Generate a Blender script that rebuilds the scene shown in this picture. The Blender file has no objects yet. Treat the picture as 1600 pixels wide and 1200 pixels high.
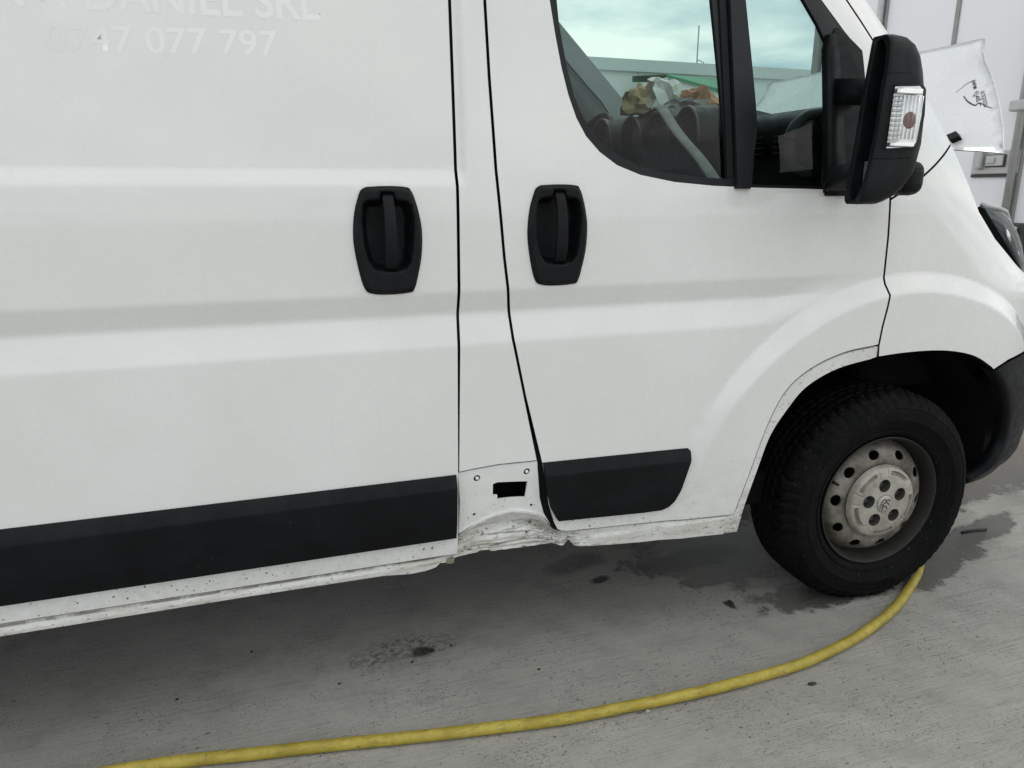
import bpy, bmesh, math, random
from mathutils import Vector, Matrix, noise
from mathutils.geometry import delaunay_2d_cdt
random.seed(7)
scene = bpy.context.scene
C = scene.collection

# ------------------------------------------------------------------ camera
CAM_PITCH, CAM_YAW = math.radians(14.854), math.radians(18.528)
cam = bpy.data.cameras.new('camera'); cam_o = bpy.data.objects.new('camera', cam); C.objects.link(cam_o)
cam.sensor_width = 36; cam.lens = 36 * 1150 / 1600; cam.clip_start = 0.05; cam.clip_end = 3000
cam_o.location = (0, 0, 1.262)
cam_o.rotation_euler = (math.pi / 2 - CAM_PITCH, 0, -CAM_YAW)
scene.camera = cam_o

# ------------------------------------------------------------------ sky, sun, exposure
SUN_EL, SUN_AZ = math.radians(58), math.radians(35)       # azimuth clockwise from +Y
world = bpy.data.worlds.new('World'); scene.world = world; world.use_nodes = True
def build_world():
    nt = world.node_tree; nt.nodes.clear(); N = nt.nodes; L = nt.links
    out = N.new('ShaderNodeOutputWorld'); bg = N.new('ShaderNodeBackground'); bg.inputs['Strength'].default_value = 0.11
    sky = N.new('ShaderNodeTexSky'); sky.sky_type = 'NISHITA'; sky.sun_disc = False
    sky.sun_elevation = SUN_EL; sky.sun_rotation = SUN_AZ; sky.dust_density = 3.0; sky.air_density = 1.2
    tc = N.new('ShaderNodeTexCoord'); sep = N.new('ShaderNodeSeparateXYZ'); L.new(tc.outputs['Generated'], sep.inputs[0])
    zc = N.new('ShaderNodeMath'); zc.operation = 'MAXIMUM'; L.new(sep.outputs['Z'], zc.inputs[0]); zc.inputs[1].default_value = 0.0
    za = N.new('ShaderNodeMath'); za.operation = 'ADD'; L.new(zc.outputs[0], za.inputs[0]); za.inputs[1].default_value = 0.16
    dx = N.new('ShaderNodeMath'); dx.operation = 'DIVIDE'; L.new(sep.outputs['X'], dx.inputs[0]); L.new(za.outputs[0], dx.inputs[1])
    dy = N.new('ShaderNodeMath'); dy.operation = 'DIVIDE'; L.new(sep.outputs['Y'], dy.inputs[0]); L.new(za.outputs[0], dy.inputs[1])
    cmb = N.new('ShaderNodeCombineXYZ'); L.new(dx.outputs[0], cmb.inputs[0]); L.new(dy.outputs[0], cmb.inputs[1])
    n1 = N.new('ShaderNodeTexNoise'); n1.inputs['Scale'].default_value = 1.15; n1.inputs['Detail'].default_value = 7; n1.inputs['Roughness'].default_value = 0.55
    L.new(cmb.outputs[0], n1.inputs['Vector'])
    r1 = N.new('ShaderNodeValToRGB'); e = r1.color_ramp.elements
    e[0].position = 0.38; e[0].color = (4.0, 5.2, 6.0, 1); e[1].position = 0.62; e[1].color = (11.5, 11.0, 10.4, 1)
    L.new(n1.outputs['Fac'], r1.inputs['Fac'])
    n2 = N.new('ShaderNodeTexNoise'); n2.inputs['Scale'].default_value = 0.35; n2.inputs['Detail'].default_value = 4
    L.new(cmb.outputs[0], n2.inputs['Vector'])
    r2 = N.new('ShaderNodeValToRGB'); r2.color_ramp.elements[0].position = 0.38; r2.color_ramp.elements[0].color = (0.78,) * 3 + (1,)
    r2.color_ramp.elements[1].position = 0.55; r2.color_ramp.elements[1].color = (0.97,) * 3 + (1,)
    L.new(n2.outputs['Fac'], r2.inputs['Fac'])
    mx = N.new('ShaderNodeMix'); mx.data_type = 'RGBA'
    L.new(r2.outputs['Color'], mx.inputs['Factor']); L.new(sky.outputs['Color'], mx.inputs['A']); L.new(r1.outputs['Color'], mx.inputs['B'])
    L.new(mx.outputs['Result'], bg.inputs['Color']); L.new(bg.outputs[0], out.inputs['Surface'])
build_world()
sun = bpy.data.lights.new('sun', 'SUN'); sun.energy = 0.6; sun.angle = math.radians(35); sun.color = (1.0, 0.97, 0.93)
sun_o = bpy.data.objects.new('sun', sun); C.objects.link(sun_o)
_d = Vector((math.sin(SUN_AZ) * math.cos(SUN_EL), math.cos(SUN_AZ) * math.cos(SUN_EL), math.sin(SUN_EL)))
sun_o.rotation_euler = _d.to_track_quat('Z', 'Y').to_euler(); sun_o.location = (0, 0, 20)
vs = scene.view_settings; vs.view_transform = 'Standard'; vs.look = 'None'; vs.gamma = 1; vs.exposure = 0.47
try: vs.use_curve_mapping = False
except Exception: pass
scene.cycles.max_bounces = 6; scene.cycles.diffuse_bounces = 3; scene.cycles.glossy_bounces = 3; scene.cycles.transparent_max_bounces = 16

# ------------------------------------------------------------------ materials
class NB:
    """small helper to write node materials"""
    def __init__(s, name):
        s.m = bpy.data.materials.new(name); s.m.use_nodes = True; s.t = s.m.node_tree; s.N = s.t.nodes; s.L = s.t.links
        s.N.clear(); s.out = s.N.new('ShaderNodeOutputMaterial')
        s.tc = s.N.new('ShaderNodeTexCoord')
    def put(s, sock, v):
        if hasattr(v, 'is_linked') or isinstance(v, bpy.types.NodeSocket): s.L.new(v, sock)
        elif isinstance(v, (tuple, list)) and len(v) == 3 and sock.type == 'RGBA': sock.default_value = (*v, 1)
        else: sock.default_value = v
    def co(s, scale=(1, 1, 1), rot=(0, 0, 0), loc=(0, 0, 0)):
        mp = s.N.new('ShaderNodeMapping'); s.L.new(s.tc.outputs['Object'], mp.inputs['Vector'])
        mp.inputs['Scale'].default_value = scale; mp.inputs['Rotation'].default_value = rot; mp.inputs['Location'].default_value = loc
        return mp.outputs[0]
    def noise(s, scale, detail=4, rough=0.5, vec=None, dist=0.0):
        n = s.N.new('ShaderNodeTexNoise'); n.inputs['Scale'].default_value = scale; n.inputs['Detail'].default_value = detail
        n.inputs['Roughness'].default_value = rough; n.inputs['Distortion'].default_value = dist
        s.L.new(vec if vec is not None else s.tc.outputs['Object'], n.inputs['Vector']); return n.outputs['Fac']
    def voro(s, scale, vec=None, feature='F1', out='Distance'):
        n = s.N.new('ShaderNodeTexVoronoi'); n.feature = feature; n.inputs['Scale'].default_value = scale
        s.L.new(vec if vec is not None else s.tc.outputs['Object'], n.inputs['Vector']); return n.outputs[out]
    def math(s, op, a, b=0.0, c=None):
        n = s.N.new('ShaderNodeMath'); n.operation = op; s.put(n.inputs[0], a); s.put(n.inputs[1], b)
        if c is not None: s.put(n.inputs[2], c)
        return n.outputs[0]
    def rng(s, v, a, b, c=0.0, d=1.0, smooth=True):
        n = s.N.new('ShaderNodeMapRange'); n.interpolation_type = 'SMOOTHSTEP' if smooth else 'LINEAR'
        s.put(n.inputs['Value'], v); n.inputs['From Min'].default_value = a; n.inputs['From Max'].default_value = b
        n.inputs['To Min'].default_value = c; n.inputs['To Max'].default_value = d; return n.outputs[0]
    def mix(s, f, a, b):
        n = s.N.new('ShaderNodeMix'); n.data_type = 'RGBA'; s.put(n.inputs['Factor'], f); s.put(n.inputs['A'], a); s.put(n.inputs['B'], b); return n.outputs['Result']
    def xyz(s):
        n = s.N.new('ShaderNodeSeparateXYZ'); s.L.new(s.tc.outputs['Object'], n.inputs[0]); return n.outputs
    def bump(s, h, strength, dist=0.01):
        n = s.N.new('ShaderNodeBump'); n.inputs['Strength'].default_value = strength; n.inputs['Distance'].default_value = dist
        s.L.new(h, n.inputs['Height']); return n.outputs[0]
    def bsdf(s, color, rough=0.5, metal=0.0, coat=0.0, coat_rough=0.1, normal=None, spec=0.5):
        b = s.N.new('ShaderNodeBsdfPrincipled'); s.put(b.inputs['Base Color'], color); s.put(b.inputs['Roughness'], rough)
        s.put(b.inputs['Metallic'], metal); s.put(b.inputs['Coat Weight'], coat); s.put(b.inputs['Coat Roughness'], coat_rough)
        s.put(b.inputs['Specular IOR Level'], spec)
        if normal is not None: s.L.new(normal, b.inputs['Normal'])
        s.L.new(b.outputs[0], s.out.inputs['Surface']); return b
M = {}
def plain(name, col, rough=0.5, var=0.12, scale=14, metal=0.0, bump=0.0, bscale=300, coat=0.0, spec=0.5):
    b = NB(name)
    f = b.noise(scale, 4)
    c = b.mix(f, tuple(v * (1 - var) for v in col), tuple(min(1, v * (1 + var)) for v in col))
    n = b.bump(b.noise(bscale, 3), bump, 0.002) if bump else None
    r = b.rng(b.noise(scale * 2.3, 3), 0.3, 0.7, rough * 0.85, min(1, rough * 1.15))
    b.bsdf(c, r, metal, coat, 0.1, n, spec); M[name] = b.m; return b.m

def make_paint():
    # clean upper paint with light film of dust and a few chips
    b = NB('white_paint'); x, y, z = b.xyz()
    film = b.noise(1.7, 5, 0.6)
    col = b.mix(b.rng(film, 0.35, 0.7), (0.715, 0.712, 0.695), (0.765, 0.762, 0.75))
    streak = b.noise(6.0, 4, 0.6, b.co((9, 9, 0.5)))
    col = b.mix(b.math('MULTIPLY', b.rng(streak, 0.55, 0.8), 0.10), col, (0.52, 0.51, 0.46))
    low = b.rng(z, 0.62, 0.36)
    speck = b.rng(b.noise(120, 2), 0.67, 0.71)
    spm = b.math('MULTIPLY', b.math('MULTIPLY', speck, low), b.rng(b.noise(9, 2), 0.36, 0.52))
    dust = b.math('MULTIPLY', b.math('MULTIPLY', low, b.rng(b.noise(26, 5, 0.7), 0.35, 0.8)), 0.32)
    col = b.mix(dust, col, (0.33, 0.30, 0.23))
    chips = b.math('LESS_THAN', b.voro(11, b.co((1, 1, 1), (0, 0, 0), (0.35, 0.2, 0.13))), 0.017)
    chip2 = b.math('MULTIPLY', chips, b.rng(b.noise(4, 2), 0.52, 0.56))
    col = b.mix(b.math('MAXIMUM', spm, b.math('MULTIPLY', chip2, 0.8)), col, (0.07, 0.05, 0.035))
    rough = b.rng(b.noise(30, 4), 0.3, 0.7, 0.20, 0.32)
    nrm = b.bump(b.noise(2.2, 3), 0.05, 0.02)
    b.bsdf(col, rough, 0, 0.75, 0.05, nrm, 0.5); M['paint'] = b.m
    # scraped, dirty sill paint
    b = NB('scraped_sill_paint'); x, y, z = b.xyz()
    film = b.noise(7, 5, 0.65)
    col = b.mix(b.rng(film, 0.3, 0.75), (0.64, 0.632, 0.60), (0.75, 0.745, 0.73))
    near = b.math('MULTIPLY', b.rng(x, 0.12, 0.45), b.rng(x, 1.0, 0.72))
    arch = b.rng(x, 1.10, 1.20)
    hurt = b.math('MAXIMUM', near, b.math('MULTIPLY', arch, b.rng(z, 0.40, 0.35)))
    hurt = b.math('MULTIPLY', b.math('MAXIMUM', hurt, 0.60), b.rng(z, 0.458, 0.418))
    scr = b.rng(b.noise(5.0, 5, 0.65, b.co((2.2, 2.2, 26), (0, 0.06, 0))), 0.58, 0.66)
    scr2 = b.rng(b.noise(14, 5, 0.75, b.co((1, 1, 9), (0, -0.1, 0))), 0.62, 0.72)
    s = b.math('MULTIPLY', b.math('MAXIMUM', scr, scr2), hurt)
    grime = b.math('MULTIPLY', b.math('MULTIPLY', b.rng(b.noise(8, 4, 0.6, b.co((1, 1, 5), (0, 0.08, 0))), 0.38, 0.68), hurt), 0.72)
    col = b.mix(grime, col, (0.37, 0.345, 0.27))
    ln1 = b.math('ABSOLUTE', b.math('SUBTRACT', b.noise(6.0, 4, 0.6, b.co((1.4, 1.4, 11), (0, 0.10, 0))), 0.5)); ln2 = b.math('ABSOLUTE', b.math('SUBTRACT', b.noise(9.0, 4, 0.65, b.co((1.2, 1.2, 9), (0, -0.16, 0), (4, 2, 1))), 0.5))
    lines = b.math('MULTIPLY', b.math('MAXIMUM', b.rng(ln1, 0.016, 0.006), b.rng(ln2, 0.014, 0.005)), b.rng(hurt, 0.45, 0.9))
    col = b.mix(b.math('MULTIPLY', b.math('MULTIPLY', lines, b.rng(b.noise(7, 3), 0.42, 0.62)), 0.75), col, (0.075, 0.065, 0.045))
    col = b.mix(b.math('MULTIPLY', s, 0.85), col, (0.20, 0.178, 0.125))
    dark = b.math('MULTIPLY', b.rng(b.noise(60, 3, 0.7, b.co((1, 1, 2.2))), 0.60, 0.655), b.math('MAXIMUM', hurt, 0.5))
    col = b.mix(dark, col, (0.035, 0.03, 0.024))
    grv = b.math('MULTIPLY', b.rng(z, 0.3775, 0.3725), b.rng(z, 0.3665, 0.3705)); grv = b.math('MULTIPLY', b.math('MULTIPLY', grv, b.rng(x, 0.42, 0.30)), b.rng(b.noise(12, 5, 0.7, b.co((1, 1, 0.2))), 0.38, 0.55))
    col = b.mix(b.math('MULTIPLY', grv, 0.75), col, (0.09, 0.08, 0.06))
    nrm = b.bump(b.math('ADD', s, b.noise(40, 4)), 0.08, 0.003)
    b.bsdf(col, b.rng(s, 0, 1, 0.38, 0.7), 0, 0.1, 0.2, nrm); M['sill_paint'] = b.m
make_paint()

def make_black():
    b = NB('black_grained_plastic')
    c = b.mix(b.rng(b.noise(9, 5, 0.6), 0.35, 0.75), (0.0022, 0.0026, 0.0036), (0.0062, 0.0070, 0.0088))
    sc = b.rng(b.noise(18, 5, 0.8, b.co((1.2, 1, 14), (0, 0.5, 0))), 0.69, 0.73)
    sc2 = b.math('LESS_THAN', b.voro(22), 0.03)
    c = b.mix(b.math('MULTIPLY', b.math('MAXIMUM', sc, sc2), 0.35), c, (0.20, 0.20, 0.19))
    b.bsdf(c, b.rng(b.noise(40, 3), 0.3, 0.7, 0.42, 0.58), 0, 0, 0.1, b.bump(b.noise(900, 2), 0.25, 0.0006), 0.20); M['plastic'] = b.m
    b = NB('tyre_rubber')
    x, y, z = b.xyz()
    c = b.mix(b.rng(b.noise(11, 6, 0.7), 0.35, 0.75), (0.0014, 0.0016, 0.0020), (0.0055, 0.0055, 0.0053))
    dust = b.rng(b.noise(140, 3, 0.7), 0.62, 0.72)
    c = b.mix(b.math('MULTIPLY', dust, 0.35), c, (0.13, 0.122, 0.105))
    b.bsdf(c, 0.72, 0, 0, 0.1, b.bump(b.noise(260, 4), 0.2, 0.001), 0.11); M['rubber'] = b.m
    b = NB('dusty_wheel_steel')
    c = b.mix(b.rng(b.noise(13, 6, 0.7), 0.3, 0.72), (0.062, 0.053, 0.040), (0.26, 0.243, 0.21))
    c = b.mix(b.math('MULTIPLY', b.rng(b.noise(55, 4, 0.7), 0.58, 0.7), 0.55), c, (0.11, 0.075, 0.045))
    b.bsdf(c, 0.55, 0.25, 0, 0.1, b.bump(b.noise(120, 4), 0.15, 0.001)); M['steel'] = b.m
    b = NB('worn_silver_cap')
    c = b.mix(b.rng(b.noise(17, 6, 0.7), 0.3, 0.7), (0.25, 0.23, 0.19), (0.42, 0.40, 0.355))
    c = b.mix(b.math('MULTIPLY', b.rng(b.noise(75, 4, 0.7), 0.6, 0.68), 0.6), c, (0.12, 0.095, 0.065))
    b.bsdf(c, 0.45, 0.15, 0, 0.1, b.bump(b.noise(150, 3), 0.1, 0.001)); M['cap'] = b.m
make_black()
plain('gap_black', (0.004, 0.004, 0.0045), 0.85, spec=0.1)
plain('rubber_and_gap_shade', (0.006, 0.006, 0.007), 0.6, spec=0.2)  # real rubber parts, and gap shade on the folded panel edges
plain('window_black', (0.006, 0.0065, 0.008), 0.38, bump=0.1, spec=0.3)
plain('dash_plastic', (0.009, 0.011, 0.013), 0.6, bump=0.3, spec=0.3)
plain('dash_light', (0.10, 0.105, 0.11), 0.5)
plain('pillar_trim', (0.22, 0.23, 0.225), 0.7)
plain('seat_cloth', (0.05, 0.052, 0.06), 0.9, bump=0.5)
plain('grey_web', (0.22, 0.22, 0.215), 0.8, bump=0.3)
plain('brown_dirt_metal', (0.20, 0.175, 0.135), 0.7, var=0.5, scale=60)
plain('under_black', (0.006, 0.006, 0.006), 0.9, spec=0.1)
def make_decal():
    b = NB('worn_white_decal'); x, y, z = b.xyz()
    worn = b.math('MULTIPLY', b.rng(b.noise(11, 4, 0.6), 0.28, 0.50), b.math('MAXIMUM', b.rng(x, -0.33, -0.20), b.rng(z, 1.555, 1.575)))
    worn = b.math('MAXIMUM', worn, b.math('MULTIPLY', b.rng(z, 1.555, 1.575), 0.72))
    b.bsdf(b.mix(worn, (0.738, 0.736, 0.722), (0.80, 0.80, 0.80)), 0.28, 0, 0.6, 0.06, b.bump(b.noise(2.2, 3), 0.05, 0.02)); M['decal_white'] = b.m
make_decal()
plain('ink_black', (0.02, 0.02, 0.02), 0.6)
plain('truck_white', (0.82, 0.825, 0.85), 0.35, var=0.04, scale=2)
plain('truck_grey', (0.28, 0.275, 0.26), 0.5, var=0.3)
plain('galvanised', (0.46, 0.46, 0.45), 0.45, var=0.2, metal=0.3)
plain('dark_steel_and_shade', (0.05, 0.048, 0.045), 0.6, var=0.4)
plain('orange_knit', (0.50, 0.25, 0.13), 0.9, bump=0.5)
plain('yellow_knit', (0.55, 0.43, 0.24), 0.9, bump=0.5)
plain('paper_white', (0.78, 0.78, 0.75), 0.8)
plain('shed_white', (0.76, 0.79, 0.77), 0.7, var=0.04)
plain('shed_green', (0.03, 0.22, 0.10), 0.6)
plain('mast_grey', (0.30, 0.31, 0.32), 0.5)
plain('parapet_grey', (0.62, 0.65, 0.64), 0.6)
plain('dark_rim', (0.020, 0.0185, 0.016), 0.6, var=0.5, scale=20, spec=0.25)
plain('amber_bulb', (0.36, 0.19, 0.16), 0.35)
plain('chrome', (0.75, 0.75, 0.76), 0.18, metal=0.9)
plain('dark_chip', (0.02, 0.019, 0.017), 0.8)
plain('stone_chip', (0.30, 0.29, 0.27), 0.9)

def make_glass(name, tint, base=0.04, rough=0.0):
    b = NB(name); N = b.N
    tr = N.new('ShaderNodeBsdfTransparent'); tr.inputs[0].default_value = (*tint, 1)
    gl = N.new('ShaderNodeBsdfGlossy'); gl.inputs['Roughness'].default_value = rough; gl.inputs['Color'].default_value = (1, 1, 1, 1)
    lw = N.new('ShaderNodeFresnel'); lw.inputs['IOR'].default_value = 1.30
    mx = N.new('ShaderNodeMixShader'); b.L.new(lw.outputs[0], mx.inputs[0]); b.L.new(tr.outputs[0], mx.inputs[1]); b.L.new(gl.outputs[0], mx.inputs[2])
    b.L.new(mx.outputs[0], b.out.inputs['Surface']); M[name] = b.m
make_glass('tinted_glass', (0.56, 0.675, 0.65))
make_glass('windscreen_glass', (0.86, 0.95, 0.93))
make_glass('clear_lens', (0.92, 0.93, 0.93), rough=0.05)

def make_hose_mat():
    b = NB('yellow_hose_rubber')
    c = b.mix(b.rng(b.noise(13, 5, 0.7), 0.3, 0.7), (0.29, 0.222, 0.022), (0.43, 0.345, 0.055))
    g = b.rng(b.noise(30, 6, 0.75, b.co((0.8, 4, 4))), 0.50, 0.72)
    c = b.mix(b.math('MULTIPLY', g, 0.75), c, (0.13, 0.092, 0.04))
    c = b.mix(b.math('MULTIPLY', b.rng(b.noise(120, 3), 0.66, 0.72), 0.7), c, (0.05, 0.04, 0.02))
    b.bsdf(c, 0.55, 0, 0, 0.1, b.bump(b.noise(90, 4), 0.3, 0.002)); M['hose'] = b.m
make_hose_mat()

def make_concrete():
    b = NB('broomed_concrete'); x, y, z = b.xyz()
    big = b.noise(0.9, 5, 0.6)
    c = b.mix(b.rng(big, 0.3, 0.7), (0.325, 0.312, 0.284), (0.425, 0.411, 0.378))
    mid = b.noise(7, 6, 0.65)
    c = b.mix(b.math('MULTIPLY', b.rng(mid, 0.40, 0.75), 0.45), c, (0.19, 0.185, 0.17))
    rot = (0, 0, math.radians(-3))
    broom = b.noise(3.0, 6, 0.7, b.co((1.2, 42, 1), rot)); broom2 = b.noise(5.0, 4, 0.7, b.co((2.5, 120, 1), rot))
    bs = b.math('ADD', b.math('MULTIPLY', broom, 0.6), b.math('MULTIPLY', broom2, 0.4))
    c = b.mix(b.math('MULTIPLY', b.rng(bs, 0.50, 0.64), 0.36), c, (0.14, 0.138, 0.13))
    c = b.mix(b.math('MULTIPLY', b.rng(bs, 0.48, 0.36), 0.28), c, (0.45, 0.44, 0.42))
    grain = b.noise(260, 3, 0.8)
    c = b.mix(b.math('MULTIPLY', b.rng(grain, 0.55, 0.75), 0.4), c, (0.11, 0.108, 0.10))
    patch = b.rng(b.noise(3.2, 4, 0.6), 0.40, 0.58)
    pit = b.math('MULTIPLY', b.rng(b.noise(95, 3, 0.75, b.co((0.6, 1.2, 1))), 0.60, 0.66), patch)
    c = b.mix(b.math('MULTIPLY', pit, 0.75), c, (0.06, 0.057, 0.05))
    spk = b.math('MULTIPLY', b.math('LESS_THAN', b.voro(34), 0.085), b.rng(b.noise(2.6, 3), 0.5, 0.6))
    c = b.mix(b.math('MULTIPLY', spk, 0.8), c, (0.035, 0.033, 0.03))
    pore = b.math('MULTIPLY', b.math('LESS_THAN', b.voro(150, b.co((0.8, 1.0, 1))), 0.24), b.rng(b.noise(5.5, 4, 0.7), 0.42, 0.60))
    c = b.mix(b.math('MULTIPLY', pore, 0.6), c, (0.085, 0.08, 0.07))
    lightp = b.math('MULTIPLY', b.math('LESS_THAN', b.voro(90, b.co((1, 1, 1), (0, 0, 0), (3.3, 1.7, 0))), 0.16), b.rng(b.noise(4.0, 3), 0.45, 0.6))
    c = b.mix(b.math('MULTIPLY', lightp, 0.4), c, (0.52, 0.51, 0.47))
    n_a = b.noise(9, 5, 0.65); n_b = b.noise(32, 4, 0.7)
    def blot(cx, cy, rx, ry, rotz=0.0, edge=0.12, ragged=0.9):
        mp = b.N.new('ShaderNodeMapping'); mp.vector_type = 'TEXTURE'; b.L.new(b.tc.outputs['Object'], mp.inputs['Vector'])
        mp.inputs['Location'].default_value = (cx, cy, 0); mp.inputs['Rotation'].default_value = (0, 0, rotz); mp.inputs['Scale'].default_value = (rx, ry, 1)
        ln = b.N.new('ShaderNodeVectorMath'); ln.operation = 'LENGTH'; b.L.new(mp.outputs[0], ln.inputs[0])
        d = b.math('ADD', ln.outputs['Value'], b.math('MULTIPLY', b.math('SUBTRACT', b.math('ADD', b.math('MULTIPLY', n_a, 0.7), b.math('MULTIPLY', n_b, 0.3)), 0.5), ragged * 2.4))
        return b.rng(d, 1.0 + edge, 1.0 - edge)
    def union(l):
        r = l[0]
        for q in l[1:]: r = b.math('MAXIMUM', r, q)
        return r
    # wet run-off around the front tyre and under the van
    wet = union([blot(2.12, 1.72, 0.22, 0.07, 0.45), blot(2.50, 1.87, 0.27, 0.06, 0.25), blot(2.30, 1.80, 0.10, 0.10), blot(1.50, 2.05, 0.36, 0.22, 0.1),
                 blot(1.33, 1.885, 0.10, 0.045, 0), blot(1.72, 1.72, 0.34, 0.085, 0.1), blot(2.85, 2.25, 0.35, 0.14, 0.5), blot(3.3, 2.35, 0.5, 0.2, 0.3), blot(1.24, 2.0, 0.09, 0.03, 0.1), blot(0.95, 2.13, 0.10, 0.05, 0.2, 0.5)])
    c = b.mix(b.math('MULTIPLY', wet, 0.84), c, b.mix(n_b, (0.035, 0.033, 0.028), (0.075, 0.070, 0.058)))
    oil = union([blot(0.98, 2.00, 0.035, 0.02, 0.2, 0.4), blot(0.335, 1.803, 0.028, 0.024, 0.3, 0.35, 1.2), blot(1.30, 1.728, 0.012, 0.028, 0.3, 0.3, 0.8),
                 blot(1.285, 1.335, 0.012, 0.007, 0.2), blot(1.345, 2.03, 0.2, 0.06, 0.1, 0.4)])
    halo = blot(0.29, 1.825, 0.14, 0.055, 0.1, 0.5, 1.1)
    c = b.mix(b.math('MULTIPLY', halo, b.math('MULTIPLY', b.rng(b.noise(60, 4, 0.75), 0.42, 0.62), 0.75)), c, (0.07, 0.066, 0.055))
    c = b.mix(b.math('MULTIPLY', oil, 0.88), c, (0.022, 0.02, 0.017))
    pale = union([blot(0.42, 1.70, 0.11, 0.03, 0.12, 0.35, 0.7), blot(0.40, 1.765, 0.05, 0.022, 0.1, 0.3, 0.7)])
    c = b.mix(b.math('MULTIPLY', pale, 0.3), c, (0.44, 0.44, 0.43))
    rust = union([blot(3.2, 2.5, 0.6, 0.18, 0.5, 0.5), blot(3.6, 2.6, 0.5, 0.2, 0.5, 0.5)])
    c = b.mix(b.math('MULTIPLY', rust, 0.5), c, (0.17, 0.11, 0.08))
    h = b.math('ADD', b.math('MULTIPLY', bs, 1.3), b.math('SUBTRACT', b.math('MULTIPLY', grain, 0.6), b.math('MULTIPLY', b.math('ADD', pit, pore), 0.5)))
    rough = b.math('SUBTRACT', 0.85, b.math('MULTIPLY', wet, 0.60))
    b.bsdf(c, rough, 0, 0, 0.1, b.bump(h, 0.8, 0.005), 0.4); M['concrete'] = b.m
make_concrete()

# ------------------------------------------------------------------ mesh helpers
def link(name, me, mat, parent=None, smooth=True):
    o = bpy.data.objects.new(name, me); C.objects.link(o)
    if mat is not None: me.materials.append(M[mat])
    if smooth: me.polygons.foreach_set('use_smooth', [True] * len(me.polygons))
    if parent is not None: attach(o, parent)
    return o
def attach(o, parent):
    o.parent = parent; o.matrix_parent_inverse = WORLD_OF[parent.name].inverted()
    WORLD_OF[o.name] = WORLD_OF.get(o.name, Matrix.Identity(4))
WORLD_OF = {}
def empty(name, loc, label, cat, group=None):
    o = bpy.data.objects.new(name, None); C.objects.link(o); o.location = loc; o.empty_display_size = 0.1
    WORLD_OF[o.name] = Matrix.Translation(loc); tag(o, label, cat, group); return o
def tag(o, label=None, cat=None, group=None, kind=None):
    if label: o['label'] = label
    if cat: o['category'] = cat
    if group: o['group'] = group
    if kind: o['kind'] = kind
    return o
def mesh(name, verts, faces, mat, parent=None, smooth=True):
    me = bpy.data.meshes.new(name); me.from_pydata([tuple(v) for v in verts], [], faces); me.update()
    o = link(name, me, mat, parent, smooth); WORLD_OF.setdefault(o.name, Matrix.Identity(4)); return o
def bm_obj(name, bm, mat, parent=None, smooth=False):
    me = bpy.data.meshes.new(name); bmesh.ops.recalc_face_normals(bm, faces=bm.faces); bm.to_mesh(me); bm.free()
    o = link(name, me, mat, parent, smooth); WORLD_OF.setdefault(o.name, Matrix.Identity(4)); return o
def add_box(bm, c, s, rot=None, bev=0.0, seg=2):
    r = bmesh.ops.create_cube(bm, size=1.0); vs_ = r['verts']
    bmesh.ops.scale(bm, vec=Vector(s), verts=vs_)
    if bev:
        es = list({e for v in vs_ for e in v.link_edges})
        q = bmesh.ops.bevel(bm, geom=es, offset=bev, segments=seg, profile=0.5, affect='EDGES'); vs_ = list({v for f in q['faces'] for v in f.verts} | {v for v in vs_ if v.is_valid})
    if rot is not None: bmesh.ops.rotate(bm, cent=(0, 0, 0), matrix=rot, verts=vs_)
    bmesh.ops.translate(bm, vec=Vector(c), verts=vs_)
    return vs_
def box(name, c, s, mat, parent=None, rot=None, bev=0.0, seg=2):
    bm = bmesh.new(); add_box(bm, c, s, rot, bev, seg); return bm_obj(name, bm, mat, parent, smooth=False)
def catmull(pts, n):
    P = [Vector(p) for p in pts]; P = [2 * P[0] - P[1]] + P + [2 * P[-1] - P[-2]]; out = []
    for i in range(1, len(P) - 2):
        for k in range(n):
            t = k / n; a, b_, c_, d_ = P[i - 1], P[i], P[i + 1], P[i + 2]
            out.append(0.5 * ((2 * b_) + (c_ - a) * t + (2 * a - 5 * b_ + 4 * c_ - d_) * t * t + (3 * b_ - a - 3 * c_ + d_) * t ** 3))
    out.append(P[-2]); return out
def tube_mesh(pts, r, seg=10, rfun=None, squash=1.0):
    V, F = [], []; n = len(pts); up = Vector((0, 0, 1))
    for i, p in enumerate(pts):
        t = (pts[min(i + 1, n - 1)] - pts[max(i - 1, 0)]).normalized()
        s = t.cross(up)
        if s.length < 1e-4: s = t.cross(Vector((0, 1, 0)))
        s.normalize(); u = s.cross(t); rr = rfun(i) if rfun else r
        for k in range(seg):
            a = 2 * math.pi * k / seg; V.append(p + s * (math.cos(a) * rr) + u * (math.sin(a) * rr * squash))
    for i in range(n - 1):
        for k in range(seg):
            a, b_ = i * seg + k, i * seg + (k + 1) % seg; F.append((a, b_, b_ + seg, a + seg))
    F.append(tuple(range(seg))[::-1]); F.append(tuple((n - 1) * seg + k for k in range(seg)))
    return V, F
def tube(name, pts, r, mat, parent=None, seg=10, rfun=None, squash=1.0):
    V, F = tube_mesh([Vector(p) for p in pts], r, seg, rfun, squash); return mesh(name, V, F, mat, parent)
def lathe_y(name, prof, centre, mat, parent=None, seg=96, closed=False):
    """prof: list of (radius, y offset) spun about the Y axis through centre"""
    V, F = [], []; cx, cy, cz = centre; n = len(prof)
    for k in range(seg):
        a = 2 * math.pi * k / seg
        for r, yo in prof: V.append((cx + r * math.cos(a), cy + yo, cz + r * math.sin(a)))
    for k in range(seg):
        k2 = (k + 1) % seg
        for i in range(n - (0 if closed else 1)):
            j = (i + 1) % n; F.append((k * n + i, k2 * n + i, k2 * n + j, k * n + j))
    return mesh(name, V, F, mat, parent)
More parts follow.
